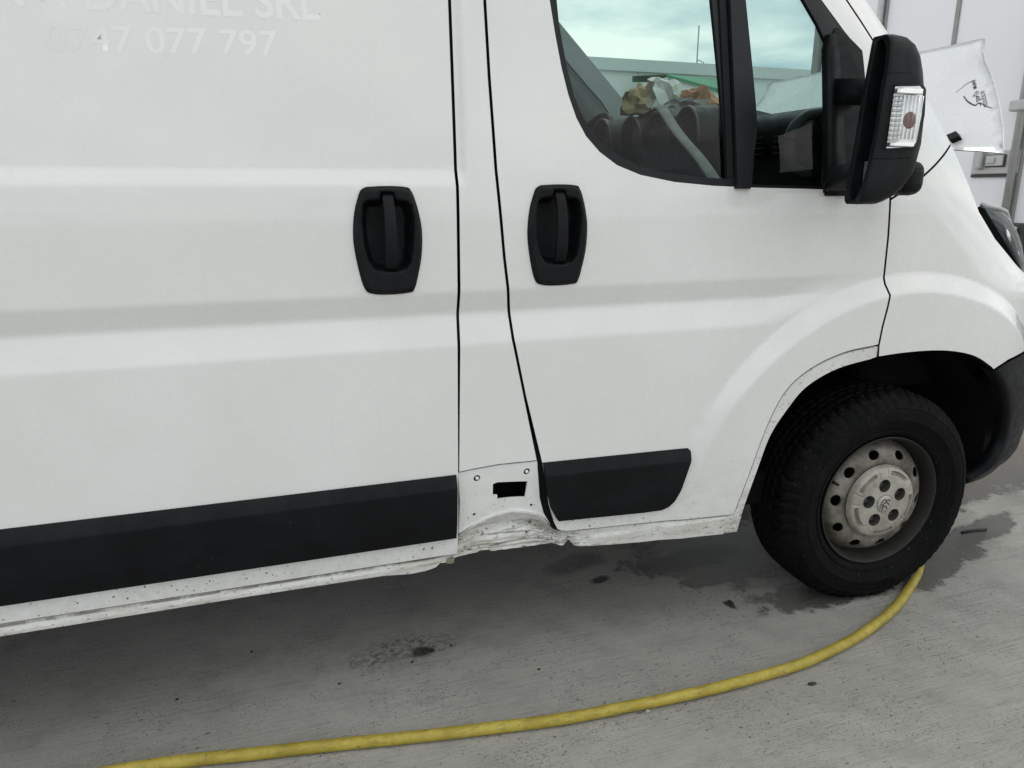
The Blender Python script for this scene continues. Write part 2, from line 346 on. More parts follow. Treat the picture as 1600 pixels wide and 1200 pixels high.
def loft(name, rings, mat, parent=None, closed=True, cap=True, smooth=True):
    V, F = [], []; n = len(rings[0])
    for r in rings: V += [tuple(p) for p in r]
    for i in range(len(rings) - 1):
        for k in range(n if closed else n - 1):
            a, b_ = i * n + k, i * n + (k + 1) % n; F.append((a, b_, b_ + n, a + n))
    if cap: F.append(tuple(range(n))[::-1]); F.append(tuple((len(rings) - 1) * n + k for k in range(n)))
    return mesh(name, V, F, mat, parent, smooth)
def copy_tree(o, parent=None, mtx=None, skip=()):
    c = o.copy(); C.objects.link(c)
    if parent is not None:
        c.parent = parent
        if o.parent is not None: c.matrix_parent_inverse = o.matrix_parent_inverse.copy()
    if mtx is not None: c.matrix_basis = mtx @ c.matrix_basis
    for ch in list(o.children): copy_tree(ch, c)
    return c

def inside(p, poly):
    x, y = p; r = False; j = len(poly) - 1
    for i in range(len(poly)):
        xi, yi = poly[i]; xj, yj = poly[j]
        if (yi > y) != (yj > y) and x < (xj - xi) * (y - yi) / (yj - yi) + xi: r = not r
        j = i
    return r
def dens(poly, step):
    out = []
    for i in range(len(poly)):
        a, b_ = poly[i], poly[(i + 1) % len(poly)]; l = math.dist(a, b_); n = max(1, int(l / step))
        for k in range(n): out.append((a[0] + (b_[0] - a[0]) * k / n, a[1] + (b_[1] - a[1]) * k / n))
    return out
def area(poly): return 0.5 * sum(poly[i][0] * poly[(i + 1) % len(poly)][1] - poly[(i + 1) % len(poly)][0] * poly[i][1] for i in range(len(poly)))
def inset(poly, d):
    if area(poly) < 0: poly = poly[::-1]
    n = len(poly); out = []
    for i in range(n):
        p0, p1, p2 = Vector(poly[i - 1]), Vector(poly[i]), Vector(poly[(i + 1) % n])
        e1 = (p1 - p0).normalized(); e2 = (p2 - p1).normalized()
        n1 = Vector((-e1.y, e1.x)); n2 = Vector((-e2.y, e2.x)); m = n1 + n2
        if m.length < 1e-6: m = n1
        m.normalize(); k = d / max(0.35, m.dot(n1)); out.append((p1.x + m.x * k, p1.y + m.y * k))
    return out
def smooth_line(pts, n=6):
    return [(p.x, p.y) for p in catmull([(a, b_, 0) for a, b_ in pts], n)]
def frange(a, b_, s):
    n = max(1, int(round((b_ - a) / s))); return [a + (b_ - a) * i / n for i in range(n + 1)]
def panel(name, outer, fun, mat, parent, holes=(), xs=None, zs=None, step=0.03, edge=0.012, flange=0.022, hole_flange=None, base=None, fl_mat=None):
    """sheet metal: polygon in (x, z) lifted to y = base - fun(x, z), with folded edges; normals come from the surface itself"""
    base = SIDE_Y if base is None else base
    if area(outer) < 0: outer = outer[::-1]
    loops = [dens(outer, edge)] + [dens(h if area(h) < 0 else h[::-1], edge) for h in holes]
    pts, edges = [], []
    for lp in loops:
        s = len(pts); pts += lp; edges += [(s + i, s + (i + 1) % len(lp)) for i in range(len(lp))]
    x0, x1 = min(p[0] for p in outer), max(p[0] for p in outer); z0, z1 = min(p[1] for p in outer), max(p[1] for p in outer)
    gx = xs or frange(x0, x1, step); gz = zs or frange(z0, z1, step)
    cell = {}
    for p in pts: cell.setdefault((int(p[0] / 0.02), int(p[1] / 0.02)), []).append(p)
    def near(p):
        i, j = int(p[0] / 0.02), int(p[1] / 0.02)
        for a in (-1, 0, 1):
            for c_ in (-1, 0, 1):
                for q in cell.get((i + a, j + c_), ()):
                    if (q[0] - p[0]) ** 2 + (q[1] - p[1]) ** 2 < (edge * 0.42) ** 2: return True
        return False
    for x in gx:
        if not x0 < x < x1: continue
        for z in gz:
            if not z0 < z < z1: continue
            p = (x, z)
            if inside(p, loops[0]) and not any(inside(p, h) for h in loops[1:]) and not near(p): pts.append(p)
    v, e, f, *_ = delaunay_2d_cdt([Vector(p) for p in pts], edges, [], 0, 1e-6)
    V, Nn, F = [], [], []
    for p in v:
        x, z = p; o = fun(x, z); h = 0.0015
        dx = (fun(x + h, z) - fun(x - h, z)) / (2 * h); dz = (fun(x, z + h) - fun(x, z - h)) / (2 * h)
        V.append((x, base - o, z)); Nn.append(Vector((-dx, -1, -dz)).normalized())
    for t in f:
        cx = sum(v[i].x for i in t) / 3; cz = sum(v[i].y for i in t) / 3
        if inside((cx, cz), loops[0]) and not any(inside((cx, cz), h) for h in loops[1:]):
            a, b_, c_ = (v[i] for i in t)
            F.append(tuple(t) if (b_ - a).cross(c_ - a) > 0 else tuple(t)[::-1])
    nf = len(F)
    for li, lp in enumerate(loops):
        fl = flange if li == 0 or hole_flange is None else hole_flange
        if not fl: continue
        s = len(V); n = len(lp)
        for i, p in enumerate(lp):
            a, b_ = lp[i - 1], lp[(i + 1) % n]; t = Vector((b_[0] - a[0], b_[1] - a[1])).normalized(); nr = Vector((t.y, 0, -t.x))
            y = base - fun(*p); V += [(p[0], y, p[1]), (p[0], y + fl, p[1])]
            Nn += [(nr + Vector((0, -0.6, 0))).normalized(), nr]
        for i in range(n):
            j = (i + 1) % n; F.append((s + 2 * i, s + 2 * i + 1, s + 2 * j + 1, s + 2 * j))
    me = bpy.data.meshes.new(name); me.from_pydata(V, [], F); me.update()
    o = link(name, me, mat, parent)
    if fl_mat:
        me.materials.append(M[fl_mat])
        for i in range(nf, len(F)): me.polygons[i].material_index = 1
    me.normals_split_custom_set_from_vertices(Nn)
    WORLD_OF.setdefault(o.name, Matrix.Identity(4)); return o

# ------------------------------------------------------------------ shape of the van's side
def ramp(a, b, t):
    t = (t - a) / (b - a); k = 0.12                      # straight slope with small fillets at both ends
    def sp(u): return 0.0 if u < -k else (u if u > k else (u + k) ** 2 / (4 * k))
    return sp(t) - sp(t - 1.0)
def ss(a, b, t):
    if a == b: return 0.0 if t < a else 1.0
    t = min(1.0, max(0.0, (t - a) / (b - a)))
    return t * t * (3 - 2 * t)
SIDE_Y, MID_Y = 1.62, 2.62           # near side of the van, its centre line
WHEEL_X, WHEEL_Z = 1.742, 0.332
def nose_start(z):
    return 2.02 - 0.92 * max(0.0, z - 0.93) * ss(0.88, 1.05, z)
def body_out(x, z):
    """outward offset of the painted side (metres, towards -Y) at x along the van and z up"""
    o = 0.0
    d = max(0.0, z - 1.18); o -= 0.11 * d * d / (d + 0.18)
    d = max(0.0, 0.62 - z); o -= 0.22 * d * d
    r = math.hypot((x - WHEEL_X) * 0.93, z - WHEEL_Z)
    fl = 1 - ramp(0.650, 0.698, r)
    o += 0.024 * fl * (0.25 + 0.75 * ss(0.45, 0.85, z))
    g = min(ramp(1.036, 0.986, z), ramp(0.912, 0.980, z))
    o -= 0.0145 * g * (1 - ss(0.78, 0.69, r)) * (1 - ss(1.75, 2.05, x))
    o -= 0.0125 * ramp(1.268, 1.302, z) * (1 - ss(0.424, 0.446, x))
    xs = nose_start(z)
    if x > xs:
        t = min((x - xs) / 0.62, 0.995)
        o -= 0.50 * (1 - math.sqrt(1 - t * t))
    return o


# ------------------------------------------------------------------ ground
def build_ground():
    V, F = [], []
    xs = [-900, -60, -8, -2, 0, 2, 4, 8, 60, 900]; ys = [-900, -60, -8, -2, 0, 2, 4, 8, 60, 900]
    for y in ys:
        for x in xs: V.append((x, y, 0))
    n = len(xs)
    for j in range(n - 1):
        for i in range(n - 1): a = j * n + i; F.append((a, a + 1, a + n + 1, a + n))
    tag(mesh('ground', V, F, 'concrete', None, False), 'grey broom finished concrete yard with damp patches and dark specks', kind='structure')
build_ground()

# ------------------------------------------------------------------ the van
VAN = empty('van', (0, MID_Y, 0), 'white panel van with dented sill, raised bonnet and black side mouldings', 'van')
FLIP = Matrix.Translation((0, 2 * MID_Y, 0)) @ Matrix.Scale(-1, 4, (0, 1, 0))
def mirrored(o):
    c = o.copy(); C.objects.link(c)
    if o.parent: c.parent = o.parent; c.matrix_parent_inverse = o.matrix_parent_inverse.copy()
    c.matrix_basis = FLIP @ c.matrix_basis
    for ch in list(o.children):
        k = ch.copy(); C.objects.link(k); k.parent = c; k.matrix_parent_inverse = ch.matrix_parent_inverse.copy()
    return c
B_GAP = [(0.42, 2.06), (0.42, 1.648), (0.419, 1.482), (0.418, 1.303), (0.416, 1.0), (0.414, 0.927), (0.409, 0.587), (0.408, 0.426), (0.405, 0.374)]
D_GAP = [(0.487, 2.06), (0.494, 1.651), (0.498, 1.497), (0.507, 1.303), (0.524, 1.113), (0.539, 0.99), (0.546, 0.918), (0.576, 0.774), (0.607, 0.596), (0.627, 0.479), (0.645, 0.425), (0.666, 0.402)]
DOOR_BOTTOM = [(0.666, 0.402), (0.688, 0.391), (0.743, 0.388), (0.915, 0.379), (1.212, 0.364)]
DOOR_ARCH = [(1.212, 0.364), (1.243, 0.481), (1.282, 0.631), (1.329, 0.73), (1.405, 0.787), (1.507, 0.822), (1.623, 0.836)]
FENDER_GAP = [(1.623, 0.836), (1.628, 0.89), (1.637, 0.942), (1.641, 0.976), (1.633, 1.006), (1.634, 1.039), (1.631, 1.135), (1.623, 1.234)]
A_GAP = [(1.623, 1.234), (1.605, 1.418), (1.589, 1.575), (1.561, 1.632), (1.514, 1.68), (1.465, 1.727), (1.135, 2.05)]
SEAM = [(1.623, 1.234), (1.694, 1.27), (1.733, 1.296), (1.808, 1.343), (1.881, 1.387)]
ARCH = [(1.236, 0.303), (1.247, 0.39), (1.272, 0.497), (1.298, 0.597), (1.343, 0.672), (1.397, 0.733), (1.493, 0.777), (1.625, 0.8), (1.761, 0.806), (1.883, 0.80), (1.988, 0.778), (2.063, 0.742), (2.087, 0.727)]
BORDER = [(1.22, 2.06), (1.562, 1.742), (1.636, 1.677), (1.72, 1.58), (1.808, 1.487), (1.881, 1.387), (1.985, 1.199), (2.069, 1.12), (2.204, 1.033), (2.242, 1.012), (2.38, 0.95), (2.50, 0.87)]
BUMPER_TOP = [(2.087, 0.727), (2.151, 0.751), (2.29, 0.776), (2.50, 0.80)]
RIDGE = [(0.30, 0.374), (0.37, 0.40), (0.405, 0.43), (0.444, 0.451), (0.477, 0.462), (0.511, 0.471), (0.545, 0.473), (0.579, 0.466), (0.614, 0.455), (0.636, 0.437), (0.666, 0.402), (0.72, 0.386), (0.9, 0.38)]
PLATE_TOP = [(0.405, 0.597), (0.444, 0.601), (0.51, 0.605), (0.612, 0.603)]
SILL_LOW = [(0.20, 0.345), (0.40, 0.356), (0.50, 0.354), (0.67, 0.347), (0.73, 0.338), (0.9, 0.322)]
def lerp_line(line, x):
    if x <= line[0][0]: return line[0][1]
    for (a, b), (c, d) in zip(line, line[1:]):
        if x <= c: return b + (d - b) * (x - a) / (c - a)
    return line[-1][1]
def wob(x, z, s): return noise.noise(Vector((x * s, z * s, 3.7)))
def dent(x, z):
    w = ss(0.33, 0.46, x) * (1 - ss(0.67, 0.76, x))
    if w <= 0: return 0.0
    zr = lerp_line(RIDGE, x); v = (zr - z) / max(0.02, zr - lerp_line(SILL_LOW, x)); q = wob(x * 0.7, v * 0.06, 14)
    o = 0.006 * math.exp(-((v - 0.02) / 0.05) ** 2) - 0.026 * ramp(0.04, 0.34 + 0.05 * q, v) + 0.014 * ramp(0.36, 0.50, v) - 0.008 * ramp(0.80, 0.95, v)
    u = (v - 0.36) / 0.64 + 0.10 * q + 0.05 * wob(x, 0.3, 9)
    for uc, dp, wd in ((0.0, 0.0075, 0.07), (0.27, 0.0075, 0.06), (0.47, 0.0035, 0.04), (0.69, 0.0095, 0.07), (0.90, 0.0040, 0.04)):
        o -= dp * math.exp(-abs(u - uc - 0.05 * math.sin(9 * x + 7 * uc)) / wd)
    o += 0.0014 * wob(x * 0.5, v * 0.12, 30) * ss(0.36, 0.46, v)
    o -= 0.007 * math.exp(-((z - 0.50) / 0.06) ** 2) * math.exp(-((x - 0.57) / 0.09) ** 2)
    o *= w
    o -= 0.013 * math.exp(-((x - 0.714 - 0.1 * (z - 0.36)) / 0.007) ** 2) * ss(0.40, 0.385, z)
    return o
def sill_out(x, z):
    o = body_out(x, z) - 0.005 + dent(x, z)
    if x < 1.19: o += 0.006 * ramp(0.371, 0.359, z) * (1 - ss(0.32, 0.46, x) * (1 - ss(0.7, 0.8, x)))
    o += 0.0025 * wob(x, z, 60) * ss(0.2, 0.45, x) * (1 - ss(0.75, 0.95, x))
    return o
def plate_out(x, z): return body_out(x, z) - 0.004 + 0.6 * dent(x, z) + 0.0012 * wob(x, z, 18)

ZS = sorted(set([round(v, 4) for v in frange(0.30, 0.62, 0.02) + frange(0.62, 0.90, 0.035) + frange(0.90, 1.06, 0.006) + frange(1.06, 1.24, 0.03) + frange(1.25, 1.32, 0.005) + frange(1.34, 2.06, 0.05)]))
XS_FAR = frange(-3.1, -0.87, 0.12); XS_DOOR = frange(-0.86, 0.42, 0.04)

H_OUT = [(0.219, 1.266), (0.261, 1.268), (0.301, 1.266), (0.313, 1.259), (0.323, 1.235), (0.332, 1.197), (0.335, 1.162), (0.332, 1.118), (0.323, 1.076), (0.314, 1.047), (0.300, 1.039), (0.251, 1.037), (0.218, 1.041), (0.205, 1.052), (0.196, 1.083), (0.188, 1.131), (0.186, 1.169), (0.191, 1.213), (0.201, 1.246), (0.208, 1.260)]
H_IN = [(0.211, 1.232), (0.222, 1.238), (0.245, 1.239), (0.248, 1.255), (0.275, 1.255), (0.278, 1.239), (0.301, 1.237), (0.312, 1.227), (0.317, 1.197), (0.314, 1.145), (0.307, 1.106), (0.298, 1.093), (0.280, 1.088), (0.247, 1.089), (0.228, 1.094), (0.216, 1.113), (0.208, 1.147), (0.206, 1.198)]
HC = (0.261, 1.153)
def shift(poly, cx, cz): return [(x - HC[0] + cx, z - HC[1] + cz) for x, z in poly]
def poly_dist(p, poly):
    best = 9
    for i in range(len(poly)):
        a, b = Vector(poly[i]), Vector(poly[(i + 1) % len(poly)]); ab = b - a; t = max(0, min(1, (Vector(p) - a).dot(ab) / ab.length_squared))
        best = min(best, (a + ab * t - Vector(p)).length)
    return best
HANDLES = [(0.261, 1.153), (0.655, 1.157)]

# --- sheet metal
sl_outer = [(-0.86, 0.378)] + [(-0.86, 2.06)] + [p for p in B_GAP]
SLIDING = panel('sliding_door', inset(sl_outer, 0.0036), body_out, 'paint', VAN, holes=[inset(shift(H_OUT, *HANDLES[0]), 0.006)], xs=XS_DOOR, zs=ZS, fl_mat='rubber_and_gap_shade')  # folded edges of doors, pillars and fender blackened to stand for gap shade
q_arch = [(-2.30 + 0.50 * math.cos(a), 0.332 + 0.50 * math.sin(a)) for a in frange(math.pi - 0.09, 0.09, 0.12)] if False else [(-2.30 + 0.50 * math.cos(math.pi - t), 0.36 + 0.47 * math.sin(t)) for t in frange(0.05, math.pi - 0.05, 0.15)]
panel('rear_quarter_panel', [(-3.15, 0.378)] + q_arch + [(-0.865, 0.378), (-0.865, 2.06), (-3.15, 2.06)], body_out, 'paint', VAN, xs=XS_FAR, zs=ZS, edge=0.03)
pil_outer = [p for p in B_GAP if p[1] > 0.6] + PLATE_TOP + [p for p in D_GAP if p[1] > 0.61][::-1]
PILLAR = panel('pillar_panel', inset(pil_outer, 0.0034), body_out, 'paint', VAN, xs=frange(0.38, 0.42, 0.012) + frange(0.42, 0.45, 0.005) + frange(0.46, 0.64, 0.012), zs=sorted(set(ZS + frange(1.325, 2.05, 0.0145))), fl_mat='rubber_and_gap_shade')
rect_hole = [(0.495, 0.555), (0.507, 0.558), (0.587, 0.550), (0.582, 0.506), (0.544, 0.510), (0.527, 0.511), (0.507, 0.511), (0.507, 0.523), (0.495, 0.525)]
def circle(cx, cz, r, n=14): return [(cx + r * math.cos(2 * math.pi * k / n), cz + r * math.sin(2 * math.pi * k / n)) for k in range(n)]
STUDS = [(0.454, 0.576), (0.584, 0.577)]; SMALL = [(0.447, 0.479), (0.599, 0.481)]
plate_outer = PLATE_TOP + [(0.622, 0.50), (0.634, 0.455), (0.655, 0.415)] + [p for p in RIDGE[::-1] if 0.405 <= p[0] < 0.65] + [(0.409, 0.52)]
PLATE = panel('damaged_pillar_plate', inset(plate_outer, 0.0015), plate_out, 'paint', VAN,
              holes=[rect_hole] + [circle(a, b, 0.0088) for a, b in STUDS] + [circle(a, b, 0.0042, 10) for a, b in SMALL], step=0.009, edge=0.004, hole_flange=0.006)
tag(PLATE, 'bare white pillar plate with clip holes where moulding is missing')
for a, b in STUDS:
    y = SIDE_Y - plate_out(a, b)
    lathe_y('clip_stud', [(0.0, -0.001), (0.0036, -0.0005), (0.0048, 0.003), (0.0048, 0.012)], (a + 0.001, y, b - 0.001), 'paint', PLATE, seg=14)
door_outer = [(x + 0.013 * ss(0.74, 0.60, z) * (1 - 0.8 * ss(0.43, 0.40, z)), z) for x, z in D_GAP] + DOOR_BOTTOM[1:] + smooth_line(DOOR_ARCH)[1:] + FENDER_GAP[1:] + A_GAP[1:] + [(1.0, 2.06)]
WIN_OUT = [(0.637, 1.662), (0.649, 1.589), (0.662, 1.523), (0.678, 1.464), (0.697, 1.415), (0.721, 1.375), (0.756, 1.340), (0.802, 1.310), (0.865, 1.288), (0.957, 1.272), (1.069, 1.263), (1.18, 1.259), (1.339, 1.256), (1.466, 1.253), (1.500, 1.262), (1.517, 1.45), (1.500, 1.615), (1.453, 1.652), (1.381, 1.717), (1.09, 1.99), (1.0, 2.005), (0.78, 2.005), (0.68, 1.985), (0.63, 1.92), (0.622, 1.80)]
GLASS1 = [(0.660, 1.664), (0.664, 1.619), (0.673, 1.569), (0.684, 1.515), (0.698, 1.465), (0.721, 1.416), (0.758, 1.371), (0.807, 1.337), (0.865, 1.314), (0.929, 1.301), (1.018, 1.291), (1.108, 1.285), (1.097, 1.378), (1.08, 1.515), (1.066, 1.614), (1.055, 1.693), (1.03, 1.88), (1.0, 1.975), (0.80, 1.975), (0.70, 1.96), (0.655, 1.905), (0.648, 1.80)]
GLASS2 = [(1.149, 1.699), (1.166, 1.588), (1.183, 1.473), (1.191, 1.408), (1.184, 1.351), (1.180, 1.272), (1.44, 1.268), (1.447, 1.384), (1.437, 1.453), (1.414, 1.478), (1.408, 1.563), (1.40, 1.601), (1.361, 1.659), (1.317, 1.712), (1.17, 1.86), (1.13, 1.88)]
xs_d = frange(0.48, 1.1, 0.03) + frange(1.11, 1.66, 0.008); zs_d = sorted(set(ZS + frange(0.5, 1.06, 0.008)))
DOOR = panel('front_door', inset(door_outer, 0.0035), body_out, 'paint', VAN, holes=[inset(WIN_OUT, 0.006), inset(shift(H_OUT, *HANDLES[1]), 0.006)], xs=xs_d, zs=zs_d, fl_mat='rubber_and_gap_shade')
fend_outer = FENDER_GAP + SEAM[1:] + BORDER[6:] + BUMPER_TOP[::-1] + [q for q in smooth_line(ARCH)[::-1][1:] if q[0] > 1.63] + [(1.6265, 0.801)]
FENDER = panel('front_fender', inset(fend_outer, 0.0032), body_out, 'paint', VAN, step=0.009, fl_mat='rubber_and_gap_shade')
ap_outer = A_GAP[::-1] + SEAM[1:] + BORDER[:5][::-1]
APIL = panel('windscreen_pillar', inset(ap_outer, 0.0032), body_out, 'paint', VAN, step=0.02, fl_mat='rubber_and_gap_shade')
bottom = [(1.236, 0.303), (1.122, 0.311), (0.921, 0.322), (0.80, 0.333), (0.729, 0.339), (0.716, 0.352), (0.708, 0.341), (0.696, 0.338), (0.682, 0.344), (0.669, 0.349), (0.583, 0.351), (0.500, 0.354), (0.493, 0.360), (0.469, 0.362), (0.462, 0.357), (0.403, 0.358), (0.372, 0.352), (0.359, 0.357), (0.349, 0.347), (0.32, 0.341), (0.281, 0.340), (0.218, 0.347), (-0.079, 0.350), (-0.87, 0.350)]
sill_outer = [(-0.87, 0.376), (-0.2, 0.375), (0.219, 0.3725), (0.36, 0.371), (0.400, 0.374), (0.412, 0.425)] + [p for p in RIDGE if 0.41 < p[0] < 0.66] + [(0.664, 0.398)] + [(x, z - 0.002) for x, z in DOOR_BOTTOM[1:-1]] + [(1.2135, 0.361)] + [(x + 0.003, z - 0.004) for x, z in smooth_line(DOOR_ARCH)][1:] + [(1.626, 0.802)] + smooth_line(ARCH[:8])[::-1][1:] + bottom[1:]
SILL = panel('sill', sill_outer, sill_out, 'sill_paint', VAN, xs=frange(-0.86, 0.28, 0.012) + frange(0.286, 0.78, 0.005) + frange(0.79, 1.64, 0.012), zs=frange(0.30, 0.48, 0.0035) + frange(0.49, 0.84, 0.014), edge=0.006, flange=0.03)
tag(SILL, 'scraped white sill, crumpled and pushed in below the pillar')
panel('rear_sill', [(-0.88, 0.376), (-1.78, 0.376), (-1.78, 0.350), (-0.88, 0.350)], sill_out, 'sill_paint', VAN, step=0.05)
box('torn_sill_bracket', (0.386, SIDE_Y + 0.026, 0.355), (0.020, 0.014, 0.015), 'brown_dirt_metal', SILL, bev=0.003)
# dark structure behind the panel gaps
panel('inner_body', [(-3.1, 0.39), (-1.76, 0.39), (-1.76, 0.45), (1.15, 0.42), (1.22, 0.65), (1.36, 0.82), (1.62, 0.88), (1.70, 1.0), (1.70, 1.24), (0.64, 1.24), (0.62, 1.45), (0.60, 2.04), (-3.1, 2.04)], lambda x, z: min(body_out(x, z), 0.0) - 0.045 - (0.03 if z < 0.56 else 0), 'gap_black', VAN, zs=frange(0.4, 2.04, 0.08), xs=frange(-3.1, 1.7, 0.1), edge=0.05, flange=0.01)
panel('door_rubber_seal', [(x + 0.0, z) for x, z in D_GAP if z < 0.66] + [(0.690, 0.385), (0.690, 0.43), (0.655, 0.50), (0.634, 0.596), (0.62, 0.65), (0.59, 0.67)], lambda x, z: body_out(x, z) - 0.012 + 0.4 * dent(x, z), 'rubber_and_gap_shade', VAN, step=0.02)

for nm, ln in (('door_seal', B_GAP), ('door_seal', D_GAP), ('door_seal', FENDER_GAP), ('door_seal', A_GAP), ('door_seal', SEAM)):
    tube(nm, [(x, SIDE_Y - body_out(x, z) + (0.016 if z > 0.44 else 0.035), z) for x, z in (dens(ln, 0.03)[:-1] if False else ln)], 0.008, 'rubber_and_gap_shade', VAN, seg=8)
# --- door furniture
def make_handle(i, cx, cz, parent):
    out, inn = shift(H_OUT, cx, cz), shift(H_IN, cx, cz)
    def f(x, z):
        p = (x, z); di = poly_dist(p, inn) * (1 if inside(p, inn) else -1); do = poly_dist(p, out)
        return body_out(cx, cz) + 0.002 + 0.009 * ss(0.0, 0.008, do) - 0.046 * ss(-0.003, 0.014, di)
    h = panel('door_handle', smooth_line(out + [out[0]], 3)[:-1], f, 'plastic', parent, step=0.0045, edge=0.005, flange=0.012)
    ys = SIDE_Y - body_out(cx, cz)
    path = [(0.001, 0.100, 0.004), (0.001, 0.092, -0.006), (0.0015, 0.070, -0.016), (0.002, 0.03, -0.023), (0.0025, -0.015, -0.021), (0.003, -0.045, -0.014), (0.003, -0.060, -0.004), (0.003, -0.064, 0.010)]
    rings = []
    for p in catmull(path, 5):
        w = 0.0125 + 0.0022 * ss(0.09, -0.06, p.y); d = 0.006
        ring = []
        for k in range(12):
            a = 2 * math.pi * k / 12; ca, sa = math.cos(a), math.sin(a)
            ring.append((cx + p.x + w * math.copysign(abs(ca) ** 0.5, ca), ys + p.z + d * math.copysign(abs(sa) ** 0.5, sa), cz + p.y))
        rings.append(ring)
    loft('grip', rings, 'plastic', h)
    return h
mirrored(make_handle(0, *HANDLES[0], VAN)); mirrored(make_handle(1, *HANDLES[1], VAN))
def moulding(name, poly, parent, ztop):
    def f(x, z):
        return body_out(x, z) + 0.003 + 0.015 * min(1.0, max(0.0, (ztop(x) - z) / 0.032)) ** 0.8 - 0.004 * ss(0.05, 0.0, z - min(p[1] for p in poly))
    return panel(name, poly, f, 'plastic', parent, zs=sorted(frange(0.42, 0.55, 0.02) + frange(0.55, 0.605, 0.004)), step=0.03, edge=0.008, flange=0.02)
moulding('side_moulding', [(-0.855, 0.430), (-0.855, 0.598), (0.400, 0.594), (0.397, 0.429)], SLIDING, lambda x: 0.597)
moulding('rear_side_moulding', [(-1.72, 0.430), (-1.72, 0.598), (-0.872, 0.598), (-0.872, 0.430)], VAN, lambda x: 0.597)
ft = [(0.6240, 0.598), (1.012, 0.590), (1.040, 0.589), (1.046, 0.583), (1.044, 0.561), (1.020, 0.476), (1.005, 0.442), (0.990, 0.427), (0.969, 0.420), (0.911, 0.421), (0.668, 0.434), (0.648, 0.470), (0.6355, 0.52)]
moulding('front_side_moulding', ft, DOOR, lambda x: 0.598 - 0.0215 * (x - 0.626))
def thin(d): return lambda x, z: body_out(x, z) + d
WFRAME = panel('window_frame', WIN_OUT, thin(-0.001), 'window_black', DOOR, holes=[GLASS1, GLASS2], step=0.02, flange=0.02, hole_flange=0.012)
G1 = panel('door_glass', inset(GLASS1, -0.004), thin(-0.010), 'tinted_glass', DOOR, step=0.06, flange=0, edge=0.03)
G2 = panel('quarter_glass', inset(GLASS2, -0.004), thin(-0.010), 'tinted_glass', DOOR, step=0.06, flange=0, edge=0.03)
def bar_strip(x0, z0, x1, z1, w, d, name, mat):
    V = []
    n = 10; rings = []
    for i in range(n + 1):
        t = i / n; x = x0 + (x1 - x0) * t; z = z0 + (z1 - z0) * t; y = SIDE_Y - body_out(x, z)
        rings.append([(x - w, y + 0.004, z), (x - w * 0.8, y - d, z), (x + w * 0.8, y - d, z), (x + w, y + 0.004, z)])
    return loft(name, rings, mat, DOOR, smooth=False)
bar_strip(1.150, 1.262, 1.100, 1.93, 0.024, 0.010, 'division_bar', 'window_black')
bar_strip(1.112, 1.29, 1.062, 1.93, 0.010, 0.004, 'glass_run', 'rubber_and_gap_shade')

# --- bumper and nose
def nose_pt(u, z, out=0.0):
    """u: along the side up to the corner, then across the front to the centre line"""
    xs = nose_start(z)
    if u <= xs: return (u, SIDE_Y - body_out(u, z) - out)
    k = min(1.0, (u - xs) / 0.90); ph = k * math.pi / 2
    x = xs + (0.62 + out) * math.sin(ph); y = SIDE_Y + 0.50 - (0.50 + out) * math.cos(ph) - (body_out(xs, z))
    if u > xs + 0.90: y = min(MID_Y, y + (u - xs - 0.90)); x += 0.03 * ss(0, 0.5, u - xs - 0.9)
    return (x, y)
def bump_start(z): return lerp_line([(0.30, 2.10), (0.332, 2.116), (0.376, 2.165), (0.472, 2.198), (0.586, 2.176), (0.677, 2.133), (0.727, 2.087), (0.80, 2.087)], z)
def bump_topz(u): return lerp_line([(2.087, 0.727), (2.151, 0.749), (2.29, 0.774), (2.50, 0.80), (3.2, 0.80)], u)
def make_bumper():
    rows, cols = 18, 46; V, F = [], []
    for i in range(rows + 1):
        for j in range(cols + 1):
            t = i / rows; zt = 0.32 + 0.48 * t
            st = bump_start(min(zt, 0.727)); u = st + (3.72 - st) * (j / cols) ** 1.15
            top = bump_topz(u) - 0.004; z = 0.325 + (top - 0.325) * t
            st = bump_start(z); u = st + (3.72 - st) * (j / cols) ** 1.15
            b = 0.010 + 0.012 * math.sin(math.pi * min(1, t * 1.15)) - 0.03 * ss(0.16, 0.0, t)
            if z > 0.66: b -= 0.012 * ss(0.66, 0.74, z) * (1 if u < 2.5 else 0.4)
            x, y = nose_pt(u, z, b if j else b - 0.004)
            if j == 0: pass
            V.append((x, y, z))
    n = cols + 1
    for i in range(rows):
        for j in range(cols): a = i * n + j; F.append((a, a + 1, a + n + 1, a + n))
    s = len(V)
    for i in range(rows + 1):                       # turned-in lip along the wheel arch
        v = V[i * n]; V.append((v[0] + 0.012, v[1] + 0.05, v[2]))
    for i in range(rows): F.append((i * n, (i + 1) * n, s + i + 1, s + i))
    s2 = len(V)
    for j in range(cols + 1): v = V[j]; V.append((v[0] - 0.04, v[1] + 0.05, v[2] + 0.01))
    for j in range(cols): F.append((j, s2 + j, s2 + j + 1, j + 1))
    o = mesh('front_bumper', V, F, 'plastic', VAN); mirrored(o)
make_bumper()
def make_nose():
    V, F = [], []; rows, cols = 8, 20                # front panel between bumper and bonnet opening
    for i in range(rows + 1):
        z = 0.80 + 0.16 * i / rows
        for j in range(cols + 1):
            u = 2.47 + (3.72 - 2.47) * j / cols; x, y = nose_pt(u, z, 0.0); V.append((x - 0.02, y, z))
    n = cols + 1
    for i in range(rows):
        for j in range(cols): a = i * n + j; F.append((a, a + 1, a + n + 1, a + n))
    o = mesh('grille_panel', V, F, 'plastic', VAN); mirrored(o)
make_nose()
